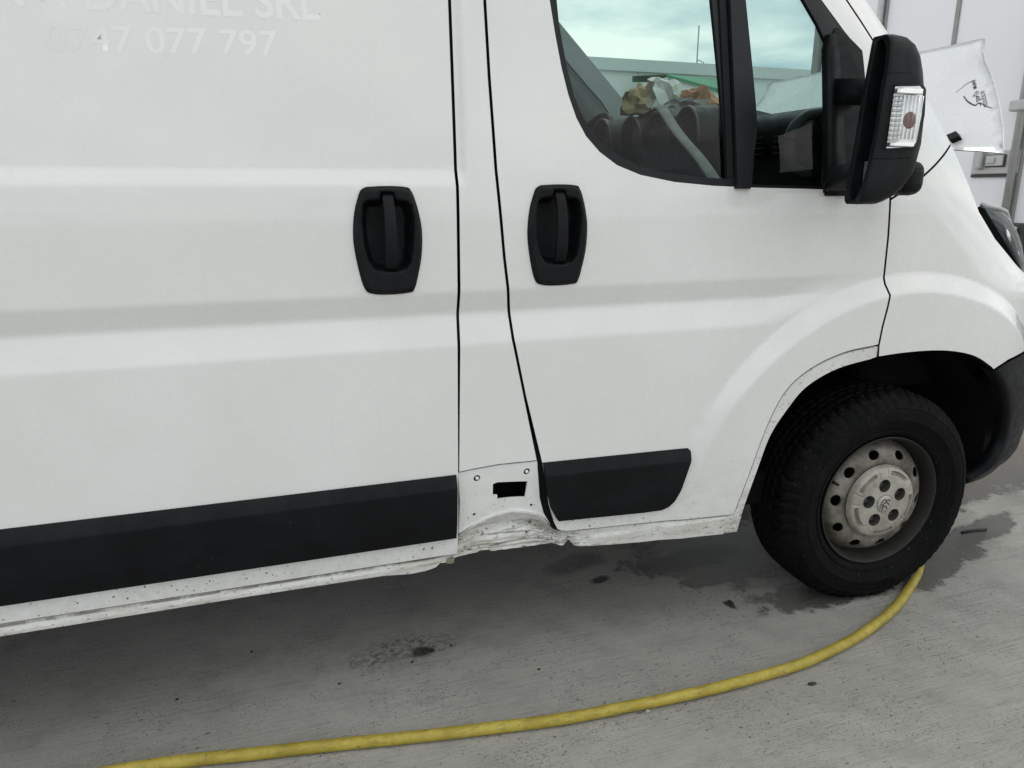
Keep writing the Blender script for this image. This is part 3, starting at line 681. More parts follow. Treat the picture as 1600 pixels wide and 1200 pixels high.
# wheel arch liner
def make_liner(cx, name):
    V, F = [], []; n = 28; prof = [0.0, 0.10, 0.30, 0.46]
    for i in range(n + 1):
        a = math.pi * (-0.12 + 1.12 * i / n); r = 0.50
        for k, d in enumerate(prof): V.append((min(cx + 0.46, cx + 0.005 + (r + 0.02) * math.cos(a)), SIDE_Y + 0.06 + d, max(0.325, WHEEL_Z + r * math.sin(a) * 0.98)))
    m = len(prof)
    for i in range(n):
        for k in range(m - 1): a = i * m + k; F.append((a, a + 1, a + m + 1, a + m))
    s = len(V); V.append((cx, SIDE_Y + 0.50, 0.35))
    for i in range(n): F.append((i * m + m - 1, (i + 1) * m + m - 1, s))
    o = mesh(name, V, F, 'under_black', VAN, False); return o
for cx in (WHEEL_X, -2.30):
    mirrored(make_liner(cx, 'wheel_arch_liner'))
# headlight
def make_headlight():
    A, B, Cc, D = Vector((2.17, 1.795, 1.212)), Vector((2.41, 1.905, 1.187)), Vector((2.50, 1.905, 1.015)), Vector((2.42, 1.79, 0.965))
    n = 10; V, F = [], []
    nrm = (B - A).cross(D - A).normalized()
    if nrm.y > 0: nrm = -nrm
    for i in range(n + 1):
        for j in range(n + 1):
            u, v = i / n, j / n; p = A * (1 - u) * (1 - v) + B * u * (1 - v) + Cc * u * v + D * (1 - u) * v
            V.append(p + nrm * 0.03 * math.sin(math.pi * u) ** 0.6 * math.sin(math.pi * v) ** 0.6)
    for i in range(n):
        for j in range(n): a = i * (n + 1) + j; F.append((a, a + 1, a + n + 2, a + n + 1))
    h = mesh('headlight', V, F, 'clear_lens', VAN)
    loft('housing', [[A - nrm * 0.002, B - nrm * 0.002, Cc - nrm * 0.002, D - nrm * 0.002], [A - nrm * 0.08, B - nrm * 0.08, Cc - nrm * 0.08, D - nrm * 0.08]], 'dash_plastic', h, cap=True, smooth=False)
    for k, (u, v, r) in enumerate(((0.45, 0.42, 0.045), (0.62, 0.75, 0.03))):
        c = A * (1 - u) * (1 - v) + B * u * (1 - v) + Cc * u * v + D * (1 - u) * v
        q = nrm.to_track_quat('Z', 'Y').to_matrix(); rings = []
        for rr, dd in ((r, 0.012), (r * 0.8, 0.004), (r * 0.3, 0.001)):
            rings.append([c + q @ Vector((rr * math.cos(t), rr * math.sin(t), dd)) for t in frange(0, 2 * math.pi - 0.3, 0.3)])
        loft('reflector', rings, 'chrome', h)
    rim = [A + nrm * 0.004, B + nrm * 0.004, Cc + nrm * 0.004]
    tube('lens_edge', [A, A * 0.5 + B * 0.5 + nrm * 0.006, B, B * 0.5 + Cc * 0.5 + nrm * 0.006, Cc], 0.009, 'galvanised', h, seg=8)
    mirrored(h)
make_headlight()
# raised bonnet, hinged along the foot of the windscreen
BH = Vector((2.05, 0, 1.17)); BD = Vector((math.cos(math.radians(60)), 0, math.sin(math.radians(60)))); BN = Vector((-BD.z, 0, BD.x))
def bpt(d, y, up=0.0):
    k = (y - MID_Y) / 0.9
    return BH + BD * d + Vector((0, y, 0)) + BN * (up + 0.0)
def make_bonnet():
    half = [(0.03, 2.02), (0.10, 1.985), (0.19, 1.965), (0.252, 1.945), (0.243, 1.84), (0.232, 1.757), (0.317, 1.807), (0.438, 1.893), (0.53, 1.968), (0.590, 2.022), (0.628, 2.045), (0.650, 2.038), (0.668, 2.058), (0.680, 2.105), (0.676, 2.30), (0.70, MID_Y)]
    poly = half + [(d, 2 * MID_Y - y) for d, y in half[::-1][1:]]
    poly2 = [(y, d) for d, y in poly]                # panel() works in a plane: here (y, d)
    if area(poly2) < 0: poly2 = poly2[::-1]
    lp = dens(poly2, 0.02); pts = list(lp); ed = [(i, (i + 1) % len(lp)) for i in range(len(lp))]
    for y in frange(1.70, 3.54, 0.035):
        for d in frange(0.02, 0.72, 0.03):
            if inside((y, d), lp) and poly_dist((y, d), poly2) > 0.008: pts.append((y, d))
    v, e, f, *_ = delaunay_2d_cdt([Vector(p) for p in pts], ed, [], 0, 1e-6)
    def lift(y, d):
        yn = abs(y - MID_Y); c = 0.0
        c += 0.022 * ss(0.50, 0.60, yn) * ss(0.58, 0.66, d)              # curled near corner
        c += -0.012 * ss(0.45, 0.85, yn) + 0.012 * math.sin(d * 9) * ss(0.3, 0.6, yn) * 0.4
        return c
    T = [t for t in f if inside((sum(v[i].x for i in t) / 3, sum(v[i].y for i in t) / 3), lp)]
    V = [bpt(p.y, p.x, lift(p.x, p.y)) for p in v] + [bpt(p.y, p.x, lift(p.x, p.y) - 0.006) for p in v]; n = len(v); F = []
    for t in T: F.append(tuple(t)); F.append(tuple(i + n for i in t[::-1]))
    for a, b in ed: F.append((a, b, b + n, a + n))
    o = mesh('bonnet', V, F, 'paint', VAN)
    tag(o, 'raised white bonnet with handwriting style black sticker and curled corner')
    pad = [(0.297, 1.982), (0.309, 1.953), (0.289, 1.931), (0.275, 1.958)]
    loft('rubber_buffer', [[bpt(d, y, 0.016) for d, y in pad], [bpt(d, y, -0.01) for d, y in pad]], 'rubber_and_gap_shade', o, smooth=False)
    def stroke(pts, w):
        q = [bpt(d, y, lift(y, d) + 0.0012) for d, y in pts]; q = catmull(q, 6); V, F = [], []
        for i, p in enumerate(q):
            t = (q[min(i + 1, len(q) - 1)] - q[max(i - 1, 0)]).normalized(); s = BN.cross(t); ww = w * (0.5 + 0.5 * math.sin(math.pi * (0.12 + 0.8 * i / len(q)))); V += [p + s * ww, p - s * ww]
        for i in range(len(q) - 1): F.append((2 * i, 2 * i + 1, 2 * i + 3, 2 * i + 2))
        return V, F
    V, F = [], []
    def add(pts, w):
        v_, f_ = stroke(pts, w); s = len(V); V.extend(v_); F.extend(tuple(i + s for i in t) for t in f_)
    # a frame along the writing: t runs along the word, h to the letter tops
    O = Vector((0.423, 1.942)); E = Vector((0.555 - 0.423, 2.048 - 1.942)); E.normalize(); Hh = Vector((-E.y, E.x))
    def w(t, h): p = O + E * t + Hh * h; return (p.x, p.y)
    add([(0.459, 2.026), (0.441, 2.005), (0.426, 1.980), (0.418, 1.960), (0.424, 1.956), (0.425, 1.948), (0.415, 1.939)], 0.0022)
    add([(0.428, 1.950), (0.420, 1.935), (0.413, 1.922), (0.401, 1.891)], 0.0013)
    x = 0.018
    def letter(kind, x):
        a = 0.010
        if kind == 'p': add([w(x, -0.010), w(x + 0.001, 0.0), w(x + 0.002, a), w(x + 0.008, a), w(x + 0.008, 0.001), w(x + 0.002, 0.0)], 0.0012); return x + 0.012
        if kind == 'o': add([w(x, 0.005), w(x + 0.004, a), w(x + 0.008, 0.005), w(x + 0.004, 0), w(x, 0.005)], 0.0012); return x + 0.011
        if kind == 'r': add([w(x, 0), w(x + 0.002, a), w(x + 0.003, 0.006), w(x + 0.008, a)], 0.0012); return x + 0.010
        if kind == 't': add([w(x + 0.004, 0.020), w(x + 0.003, 0.001), w(x + 0.007, 0.0)], 0.0012); add([w(x - 0.002, 0.013), w(x + 0.010, 0.015)], 0.0010); return x + 0.010
        if kind == 's': add([w(x + 0.006, a), w(x + 0.001, 0.007), w(x + 0.006, 0.003), w(x, 0)], 0.0012); return x + 0.010
        if kind == 'm': add([w(x, 0), w(x + 0.001, a), w(x + 0.004, 0.001), w(x + 0.006, a), w(x + 0.009, 0.001), w(x + 0.011, a), w(x + 0.013, 0)], 0.0011); return x + 0.016
        if kind == 'i': add([w(x, a), w(x + 0.001, 0), w(x + 0.003, 0.001)], 0.0012); add([w(x, 0.016), w(x + 0.0015, 0.017)], 0.0013); return x + 0.006
        if kind == 'n': add([w(x, 0), w(x + 0.001, a), w(x + 0.004, 0.001), w(x + 0.006, a), w(x + 0.009, 0)], 0.0011); return x + 0.012
        if kind == 'd': add([w(x + 0.008, 0.002), w(x + 0.003, 0.0), w(x, 0.005), w(x + 0.004, 0.010), w(x + 0.008, 0.004), w(x + 0.011, 0.030), w(x + 0.002, 0.062)], 0.0012); return x + 0.012
        return x + 0.012
    for ch in 'ports mind': x = letter(ch, x)
    mesh('handwritten_sticker', V, F, 'ink_black', o, False)
    cu = bpy.data.curves.new('small_print', 'FONT'); cu.body = 'PRODUCED BY'; cu.size = 0.017; cu.extrude = 0.0
    to = bpy.data.objects.new('small_print', cu); C.objects.link(to)
    dg = bpy.context.evaluated_depsgraph_get(); me = bpy.data.meshes.new_from_object(to.evaluated_get(dg)); bpy.data.objects.remove(to)
    wd = max(v_.co.x for v_ in me.vertices); O2 = Vector((0.413, 1.912)); L2 = 0.082
    for v_ in me.vertices:
        t, h = v_.co.x / wd * L2, v_.co.y; p = O2 + E * t + Hh * h; v_.co = bpt(p.x, p.y, lift(p.y, p.x) + 0.0012)
    so = link('small_print', me, 'ink_black', o, False)
make_bonnet()
box('engine_bay', (2.15, MID_Y, 0.78), (0.62, 1.50, 0.36), 'under_black', VAN, bev=0.04)
# --- side mirror
def make_mirror():
    # horizontal sections of the housing: z, rear x, front x, outboard y
    SEC = [(1.228, 1.292, 1.345, 1.380), (1.234, 1.286, 1.368, 1.368), (1.246, 1.284, 1.395, 1.360), (1.266, 1.286, 1.420, 1.355), (1.30, 1.290, 1.443, 1.352), (1.36, 1.295, 1.452, 1.350), (1.42, 1.299, 1.450, 1.350), (1.47, 1.302, 1.442, 1.351), (1.51, 1.306, 1.432, 1.352), (1.543, 1.309, 1.418, 1.355), (1.565, 1.311, 1.400, 1.360), (1.579, 1.313, 1.376, 1.368), (1.585, 1.316, 1.350, 1.380)]
    YI = 1.418
    rings, inner = [], []
    for z, xr, xf, yo in SEC:
        def arc(xr, xf, yo, yi, rb):
            pts = [(xr, yi), (xr + (xf - xr) * 0.5, yi)]
            for k in range(6):
                a = math.pi / 2 * k / 5; pts.append((xf - rb + rb * math.sin(a), yi - rb + rb * math.cos(a)))
            rc = min(0.055, (xf - xr) * 0.45)
            for k in range(8):
                a = math.pi / 2 * k / 7; pts.append((xf - rc + rc * math.cos(a), yo + rc - rc * math.sin(a)))
            pts += [(xr + (xf - xr) * 0.3, yo), (xr + 0.004, yo), (xr, yo + 0.004)]
            return pts
        p = arc(xr, xf, yo, YI, 0.03); rings.append([(a, b, z) for a, b in p])
    n = len(rings[0]); V = [q for r in rings for q in r]; F = []
    for i in range(len(rings) - 1):
        for k in range(n - 1): a = i * n + k; F.append((a, a + 1, a + n + 1, a + n))
    F.append(tuple(range(n))[::-1]); F.append(tuple((len(rings) - 1) * n + k for k in range(n)))
    # rear opening: lip and dish
    zc = 1.41; s = len(V); R = len(rings); lip = []
    for i, (z, xr, xf, yo) in enumerate(SEC): lip.append((i * n + n - 1, i * n))
    for i, (z, xr, xf, yo) in enumerate(SEC):
        zz = zc + (z - zc) * 0.95; x = xr
        V += [(x + 0.001, yo + 0.016, zz), (x + 0.001, YI - 0.012, zz), (x + min(0.08, (xf - xr) * 0.7), yo + 0.018, zz), (x + min(0.08, (xf - xr) * 0.7), YI - 0.012, zz)]
    for i in range(R - 1):
        a0, b0 = lip[i]; a1, b1 = lip[i + 1]; q, q1 = s + 4 * i, s + 4 * (i + 1)
        F += [(a0, q, q1, a1), (b0, b1, q1 + 1, q + 1), (q, q + 2, q1 + 2, q1), (q + 1, q1 + 1, q1 + 3, q + 3), (q + 2, q + 3, q1 + 3, q1 + 2)]
    q = s; F += [(lip[0][0], lip[0][1], q + 1, q), (q, q + 1, q + 3, q + 2)]; q = s + 4 * (R - 1); F += [(lip[-1][0], q, q + 1, lip[-1][1]), (q, q + 2, q + 3, q + 1)]
    m = mesh('side_mirror', V, F, 'plastic', VAN)
    bv = m.modifiers.new('bevel', 'BEVEL'); bv.width = 0.004; bv.segments = 2; bv.limit_method = 'ANGLE'; bv.angle_limit = math.radians(40)
    # mirror glass (main and lower wide angle)
    for nm, z0, z1 in (('mirror_glass', 1.335, 1.545), ('wide_angle_glass', 1.25, 1.322)):
        loft(nm, [[(xx, y, z) for y, z in ((1.374, z0), (1.404, z0), (1.404, z1), (1.374, z1))] for xx in ((1.362, 1.366) if nm == 'mirror_glass' else (1.318, 1.323))], 'chrome', m, smooth=False)
    # turn signal set into the outboard face
    lens = [(1.319, 1.346), (1.393, 1.351), (1.404, 1.360), (1.410, 1.420), (1.404, 1.472), (1.394, 1.481), (1.323, 1.477)]
    bm = bmesh.new()
    ring0 = [bm.verts.new((x, 1.3385 + 0.004 * (x - 1.32) / 0.09, z)) for x, z in lens]; ring1 = [bm.verts.new((x, 1.353, z)) for x, z in inset(lens, -0.003)]
    bm.faces.new(ring0[::-1])
    for i in range(len(lens)): bm.faces.new((ring0[i], ring0[(i + 1) % len(lens)], ring1[(i + 1) % len(lens)], ring1[i]))
    sg = bm_obj('turn_signal', bm, 'clear_lens', m)
    loft('reflector_back', [[(x, 1.3492, z) for x, z in inset(lens, 0.002)], [(x, 1.356, z) for x, z in inset(lens, 0.002)]], 'chrome', m, smooth=False)
    for k in range(17):                          # vertical and horizontal flutes of the lens
        if k < 7:
            x = 1.330 + 0.011 * k; tube('lens_flute', [(x, 1.343, 1.368), (x + 0.003, 1.343, 1.458)], 0.0022, 'clear_lens', m, seg=5)
        else:
            z = 1.366 + 0.0102 * (k - 7); box('lens_step', (1.334, 1.3455, z), (0.026, 0.005, 0.0048), 'paper_white', m)
    box('lens_top_rim', (1.359, 1.342, 1.4665), (0.070, 0.006, 0.012), 'chrome', m, bev=0.002)
    box('lens_bottom_rim', (1.356, 1.342, 1.3565), (0.066, 0.006, 0.010), 'chrome', m, bev=0.002)
    lathe_y('bulb', [(0.0, -0.003), (0.010, -0.002), (0.018, 0.001), (0.020, 0.004)], (1.376, 1.3480, 1.408), 'amber_bulb', m, seg=32)
    for zz in (): lathe_y('amber_reflector', [(0.0, -0.003), (0.010, -0.0025), (0.0165, 0.0), (0.017, 0.003)], (1.376, 1.347, zz), 'amber_bulb', m, seg=16)
    # seam round the lamp insert
    tube('cover_seam', [(1.288, 1.3515, 1.326), (1.34, 1.3512, 1.326), (1.395, 1.3512, 1.330)], 0.0009, 'gap_black', m, seg=5)
    tube('cover_seam', [(1.306, 1.3525, 1.502), (1.34, 1.3525, 1.504), (1.370, 1.3525, 1.504)], 0.0010, 'gap_black', m, seg=5)
    # arm to the door
    for z, zz in ((1.47, 1.50), (1.30, 1.285)):
        rings = []
        for t in (0, 0.5, 1):
            x = 1.385 + 0.06 * t; y = 1.405 + (1.625 - 1.405) * t; z0 = z + (zz - z) * t
            rings.append([(x - 0.045, y, z0 - 0.03), (x + 0.035, y, z0 - 0.03), (x + 0.035, y, z0 + 0.03), (x - 0.045, y, z0 + 0.03)])
        loft('mirror_arm', rings, 'plastic', m)
    # sail plate on the door corner
    sail = [(1.398, 1.252), (1.503, 1.246), (1.522, 1.44), (1.503, 1.605), (1.448, 1.640), (1.418, 1.655), (1.398, 1.62)]
    panel('sail_plate', sail, lambda x, z: body_out(x, z) + 0.006, 'plastic', m, step=0.03, flange=0.02)
    rings = []
    for z, x0, x1 in ((1.244, 1.404, 1.460), (1.27, 1.398, 1.458), (1.45, 1.384, 1.432), (1.60, 1.374, 1.412), (1.635, 1.385, 1.400)):
        y = SIDE_Y - body_out(x0, z); rings.append([(x0, y, z), (x0 + 0.004, y - 0.024, z), (x1 - 0.004, y - 0.024, z), (x1, y, z)])
    loft('sail_rib', rings, 'plastic', m)
    box('mirror_foot', (1.565, 1.545, 1.288), (0.07, 0.12, 0.085), 'plastic', m, bev=0.028, seg=4)
    fm = mirrored(m)
    return m
make_mirror()

# --- front wheel
def make_wheel(cx, cy, name):
    """cy: plane of the outer rim flange"""
    W = bpy.data.objects.new(name, None); C.objects.link(W); W.empty_display_size = 0.05
    WORLD_OF[W.name] = Matrix.Identity(4); attach(W, VAN)
    c = (cx, cy, WHEEL_Z)
    # tyre: sidewalls + tread blocks on one grid
    side = [(0.199, 0.016), (0.206, 0.006), (0.213, -0.001), (0.222, -0.009), (0.228, -0.0125), (0.232, -0.0125), (0.2335, -0.0105), (0.246, -0.017), (0.262, -0.0205), (0.264, -0.0222), (0.270, -0.0222), (0.272, -0.0205), (0.285, -0.0205), (0.300, -0.016), (0.302, -0.0172), (0.308, -0.014), (0.318, -0.007), (0.326, 0.001)]
    tread = [(0.334, 0.008), (0.3390, 0.015), (0.3425, 0.023)] + [(0.3450 + 0.0015 * math.sin(math.pi * k / 31), 0.030 + 0.130 * k / 31) for k in range(32)] + [(0.3425, 0.167), (0.3390, 0.174), (0.334, 0.180)]
    prof = side + tread + [(r, 0.19 - y) for r, y in side[::-1]]
    seg = 300; n = len(prof); V, F = [], []
    i0, i1 = len(side), len(side) + len(tread)
    for k in range(seg):
        a = 2 * math.pi * k / seg
        for i, (r, yo) in enumerate(prof):
            if i0 <= i < i1:
                v = (yo - 0.030) / 0.130
                dep = 0.0
                for gpos in (0.20, 0.41, 0.60, 0.80):
                    if abs(v - gpos) < 0.022: dep = 0.008
                rib = int((v > 0.20)) + int(v > 0.41) + int(v > 0.60) + int(v > 0.80)
                ph = (a / (2 * math.pi) * 60 + (0.5 if rib % 2 else 0) + (0.9 * v if rib in (1, 2, 3) else 0.25 * v)) % 1.0
                if ph < 0.2 and rib in (0, 4): dep = max(dep, 0.0065)
                if ph < 0.2 and rib in (1, 2, 3): dep = max(dep, 0.005)
                r = r - dep
            elif i0 - 3 <= i < i0:
                ph = (a / (2 * math.pi) * 60) % 1.0
                if ph < 0.2: r -= 0.003; yo += 0.003
            x, z = cx + r * math.cos(a), WHEEL_Z + r * math.sin(a)
            bulge = ss(0.06, 0.0, z) * 0.006
            V.append((x, cy + yo + (-bulge if i < i0 else 0), max(z, 0.0015)))
    for k in range(seg):
        k2 = (k + 1) % seg
        for i in range(n - 1): F.append((k * n + i, k2 * n + i, k2 * n + i + 1, k * n + i + 1))
    t = mesh('tyre', V, F, 'rubber', W, True)
    es = t.modifiers.new('edge', 'EDGE_SPLIT'); es.split_angle = math.radians(38)
    # rim: flange, bead seat, drop centre
    rim = lathe_y('rim', [(0.199, 0.012), (0.2045, 0.003), (0.2075, -0.001), (0.2085, -0.003), (0.2065, -0.0055), (0.2035, -0.004), (0.1985, 0.004), (0.1935, 0.020), (0.1905, 0.034), (0.1885, 0.048), (0.178, 0.060), (0.172, 0.085), (0.170, 0.13), (0.19, 0.18), (0.205, 0.19)], c, 'dark_rim', W, seg=120)
    # pressed disc with oval vent holes
    HOLES = 10
    def depth(r):
        return lerp_line([(0.08, 0.008), (0.118, 0.008), (0.128, 0.004), (0.142, 0.0045), (0.158, 0.012), (0.170, 0.024), (0.180, 0.042), (0.189, 0.058)], r)
    outer = [(0.187 * math.cos(t_), 0.187 * math.sin(t_)) for t_ in frange(0, 2 * math.pi, 0.05)][:-1]
    holes = [[(0.10 * math.cos(t_), 0.10 * math.sin(t_)) for t_ in frange(0, 2 * math.pi, 0.1)][:-1]]
    for k in range(HOLES):
        a = 2 * math.pi * (k + 0.85) / HOLES; hp = []
        for j in range(18):
            b = 2 * math.pi * j / 18; rr = 0.1515 + 0.0135 * math.cos(b); aa = a + 0.0185 * math.sin(b) / 0.1515; hp.append((rr * math.cos(aa), rr * math.sin(aa)))
        holes.append(hp)
    loops = [outer] + [h[::-1] for h in holes]; pts, ed = [], []
    for lp in loops:
        s = len(pts); pts += lp; ed += [(s + i, s + (i + 1) % len(lp)) for i in range(len(lp))]
    for r in frange(0.106, 0.182, 0.006):
        for j in range(90):
            a = 2 * math.pi * j / 90 + r * 3; p = (r * math.cos(a), r * math.sin(a))
            if not any(inside(p, h) or poly_dist(p, h) < 0.002 for h in loops[2:]): pts.append(p)
    v, e, f, *_ = delaunay_2d_cdt([Vector(p) for p in pts], ed, [], 0, 1e-7)
    V = [(cx + p.x, cy + depth(p.length), WHEEL_Z + p.y) for p in v]; F = []
    for tri in f:
        q = (sum(v[i].x for i in tri) / 3, sum(v[i].y for i in tri) / 3)
        if inside(q, outer) and not any(inside(q, h) for h in loops[1:]): F.append(tuple(tri))
    s0 = 0
    for li, lp in enumerate(loops):
        if li >= 2:
            s = len(V)
            for p in lp: V += [(cx + p[0], cy + depth(math.hypot(*p)), WHEEL_Z + p[1]), (cx + p[0] * 0.998, cy + depth(math.hypot(*p)) + 0.005, WHEEL_Z + p[1] * 0.998)]
            m_ = len(lp)
            for i in range(m_): j = (i + 1) % m_; F.append((s + 2 * i, s + 2 * i + 1, s + 2 * j + 1, s + 2 * j))
    mesh('wheel_disc', V, F, 'steel', W)
    lathe_y('brake_drum', [(0.0, 0.055), (0.15, 0.055), (0.16, 0.065), (0.168, 0.12), (0.0, 0.12)], c, 'under_black', W, seg=48)
    # hub cap with five nut wells, rim slots and emblem
    R = 0.1175; capc = (0, 0)
    outer = [(R * math.cos(t_), R * math.sin(t_)) for t_ in frange(0, 2 * math.pi, 0.06)][:-1]
    A0 = math.radians(97)
    wells = [(0.0585 * math.cos(A0 + 2 * math.pi * k / 5), 0.0585 * math.sin(A0 + 2 * math.pi * k / 5)) for k in range(5)]
    wl = [circle(a, b, 0.0205, 22) for a, b in wells]
    slots = []
    for k in range(5):
        am = A0 + 2 * math.pi * (k + 0.5) / 5; h = math.radians(21); sl = []
        for j in range(9): a = am - h + 2 * h * j / 8; sl.append((0.104 * math.cos(a), 0.104 * math.sin(a)))
        for j in range(9): a = am + h - 2 * h * j / 8; sl.append((0.091 * math.cos(a), 0.091 * math.sin(a)))
        slots.append(sl)
    def capd(x, y):
        r = math.hypot(x, y); d = lerp_line([(0.0, -0.022), (0.05, -0.022), (0.088, -0.020), (0.106, -0.0165), (0.113, -0.012), (0.1175, 0.004)], r)
        for s_ in slots:
            if inside((x, y), s_): d += 0.013 * ss(0.0, 0.003, poly_dist((x, y), s_))
        a = math.atan2(y, x)
        for k in range(5):
            am = A0 + 2 * math.pi * k / 5
            for sgn in (-1, 1):
                da = (a - am - sgn * 0.16 + math.pi) % (2 * math.pi) - math.pi
                if 0.080 < r < 0.112 and abs(da) * r < 0.0018: d += 0.0025
        return d
    loops = [outer] + [w_[::-1] for w_ in wl]; pts, ed = [], []
    for lp in loops:
        s = len(pts); pts += lp; ed += [(s + i, s + (i + 1) % len(lp)) for i in range(len(lp))]
    for r in frange(0.004, 0.116, 0.0028):
        m_ = max(6, int(2 * math.pi * r / 0.0034))
        for j in range(m_):
            a = 2 * math.pi * j / m_ + r * 40; p = (r * math.cos(a), r * math.sin(a))
            if all((p[0] - a_) ** 2 + (p[1] - b_) ** 2 > 0.0215 ** 2 for a_, b_ in wells): pts.append(p)
    v, e, f, *_ = delaunay_2d_cdt([Vector(p) for p in pts], ed, [], 0, 1e-7)
    V = [(cx + p.x, cy + capd(p.x, p.y), WHEEL_Z + p.y) for p in v]; F = []
    for tri in f:
        q = (sum(v[i].x for i in tri) / 3, sum(v[i].y for i in tri) / 3)
        if not any(inside(q, h) for h in wl): F.append(tuple(tri))
    cap = mesh('hub_cap', V, F, 'cap', W)
    es = cap.modifiers.new('edge', 'EDGE_SPLIT'); es.split_angle = math.radians(35)
    for h in wl:
        m_ = len(h); cxx = sum(q[0] for q in h) / m_; cyy = sum(q[1] for q in h) / m_
        loft('nut_well', [[(cx + cxx + (q[0] - cxx) * k_, cy + yy if yy else cy + capd(*q), WHEEL_Z + cyy + (q[1] - cyy) * k_) for q in h] for k_, yy in ((1.0, 0), (0.94, -0.012), (0.86, 0.008))], 'dark_steel_and_shade', W, cap=False)  # well walls darker than the cap, shade of the recess put into the colour
    for a, b in wells:
        lathe_y('well_floor', [(0.0, 0.0), (0.018, 0.0)], (cx + a, cy + 0.005, WHEEL_Z + b), 'dark_steel_and_shade', W, seg=16)
        lathe_y('wheel_bolt', [(0.0, -0.007), (0.004, -0.007), (0.0042, -0.012), (0.0075, -0.012), (0.0082, -0.010), (0.0082, 0.0)], (cx + a, cy + 0.004, WHEEL_Z + b), 'dark_steel_and_shade', W, seg=6)
    lathe_y('emblem_disc', [(0.0, -0.0255), (0.024, -0.0255), (0.0262, -0.0245), (0.027, -0.022)], c, 'cap', W, seg=40)
    lathe_y('emblem_ring', [(0.0272, -0.0215), (0.0272, -0.0226), (0.0285, -0.0226), (0.0285, -0.0215)], c, 'dark_steel_and_shade', W, seg=40)
    # rampant lion relief as raised bars
    for st in ([(-0.016, 0.004), (-0.010, 0.013), (-0.002, 0.015), (0.003, 0.009), (-0.004, 0.004), (-0.010, -0.004), (-0.008, -0.014), (-0.013, -0.018)], [(0.001, 0.010), (0.010, 0.013), (0.016, 0.009)], [(-0.002, 0.005), (0.008, 0.003), (0.013, -0.003)], [(-0.007, -0.006), (0.003, -0.008), (0.007, -0.016)], [(-0.014, 0.002), (-0.019, -0.004), (-0.017, -0.012)]):
        tube('emblem_relief', catmull([(cx + a, cy - 0.0256, WHEEL_Z + b) for a, b in st], 4), 0.0020, 'dark_steel_and_shade', W, seg=5)
    # valve
    tube('valve', [(cx - 0.168, cy + 0.02, WHEEL_Z + 0.075), (cx - 0.160, cy - 0.004, WHEEL_Z + 0.071)], 0.004, 'rubber_and_gap_shade', W, seg=8)
    return W
FW = make_wheel(WHEEL_X, 1.633, 'front_wheel')
FW.matrix_basis = Matrix.Translation((WHEEL_X, 1.633, 0)) @ Matrix.Rotation(math.radians(-3.2), 4, 'Z') @ Matrix.Translation((-WHEEL_X, -1.633, 0))   # steered a touch to the right
def copy_wheel(name, mtx):
    W = FW.copy(); W.name = name; C.objects.link(W); W.parent = VAN; W.matrix_parent_inverse = FW.matrix_parent_inverse.copy(); W.matrix_basis = mtx
    for ch in FW.children:
        k = ch.copy(); C.objects.link(k); k.parent = W; k.matrix_parent_inverse = ch.matrix_parent_inverse.copy()
        for g in ch.children:
            q = g.copy(); C.objects.link(q); q.parent = k; q.matrix_parent_inverse = g.matrix_parent_inverse.copy()
copy_wheel('front_wheel', FLIP); back = Matrix.Translation((-2.30 - WHEEL_X, 0.02, 0)); copy_wheel('rear_wheel', back); copy_wheel('rear_wheel', FLIP @ back)

# --- roof, far side, floor, windscreen
for o in (SLIDING, PILLAR, DOOR, FENDER, APIL): mirrored(o)
panel('far_side_panel', [(-3.15, 0.378), (-0.865, 0.378), (-0.865, 2.06), (-3.15, 2.06)], body_out, 'paint', VAN, step=0.2, edge=0.1).matrix_basis = FLIP
panel('far_sill', [(-0.87, 0.376), (1.21, 0.36), (1.23, 0.31), (-0.87, 0.35)], lambda x, z: body_out(x, z) - 0.005, 'sill_paint', VAN, step=0.1, edge=0.05).matrix_basis = FLIP
def make_roof():
    rings = []
    for x in (-3.15, -1.0, 0.6, 1.06):
        zt = 2.33 if x < 0.8 else 2.24; y0 = SIDE_Y - body_out(x, 2.06); ring = []
        for k in range(25):
            a = math.pi * k / 24; ca, sa = -math.cos(a), math.sin(a)
            ring.append((x, MID_Y + (MID_Y - y0) * math.copysign(abs(ca) ** 0.35, ca), 2.06 + (zt - 2.06) * sa ** 0.6))
        rings.append(ring)
    ring = []
    for k in range(25):
        a = math.pi * k / 24; ca, sa = -math.cos(a), math.sin(a); ring.append((1.20 + 0.16 * sa, MID_Y + 0.86 * math.copysign(abs(ca) ** 0.45, ca), 2.065 + 0.07 * sa ** 0.6))
    rings.append(ring)
    loft('roof', rings, 'paint', VAN, closed=False, cap=False)
    mesh('rear_door', [(-3.15, 1.63, 0.36), (-3.15, 3.61, 0.36), (-3.15, 3.55, 2.2), (-3.15, 1.70, 2.2)], [(0, 1, 2, 3)], 'paint', VAN)
make_roof()
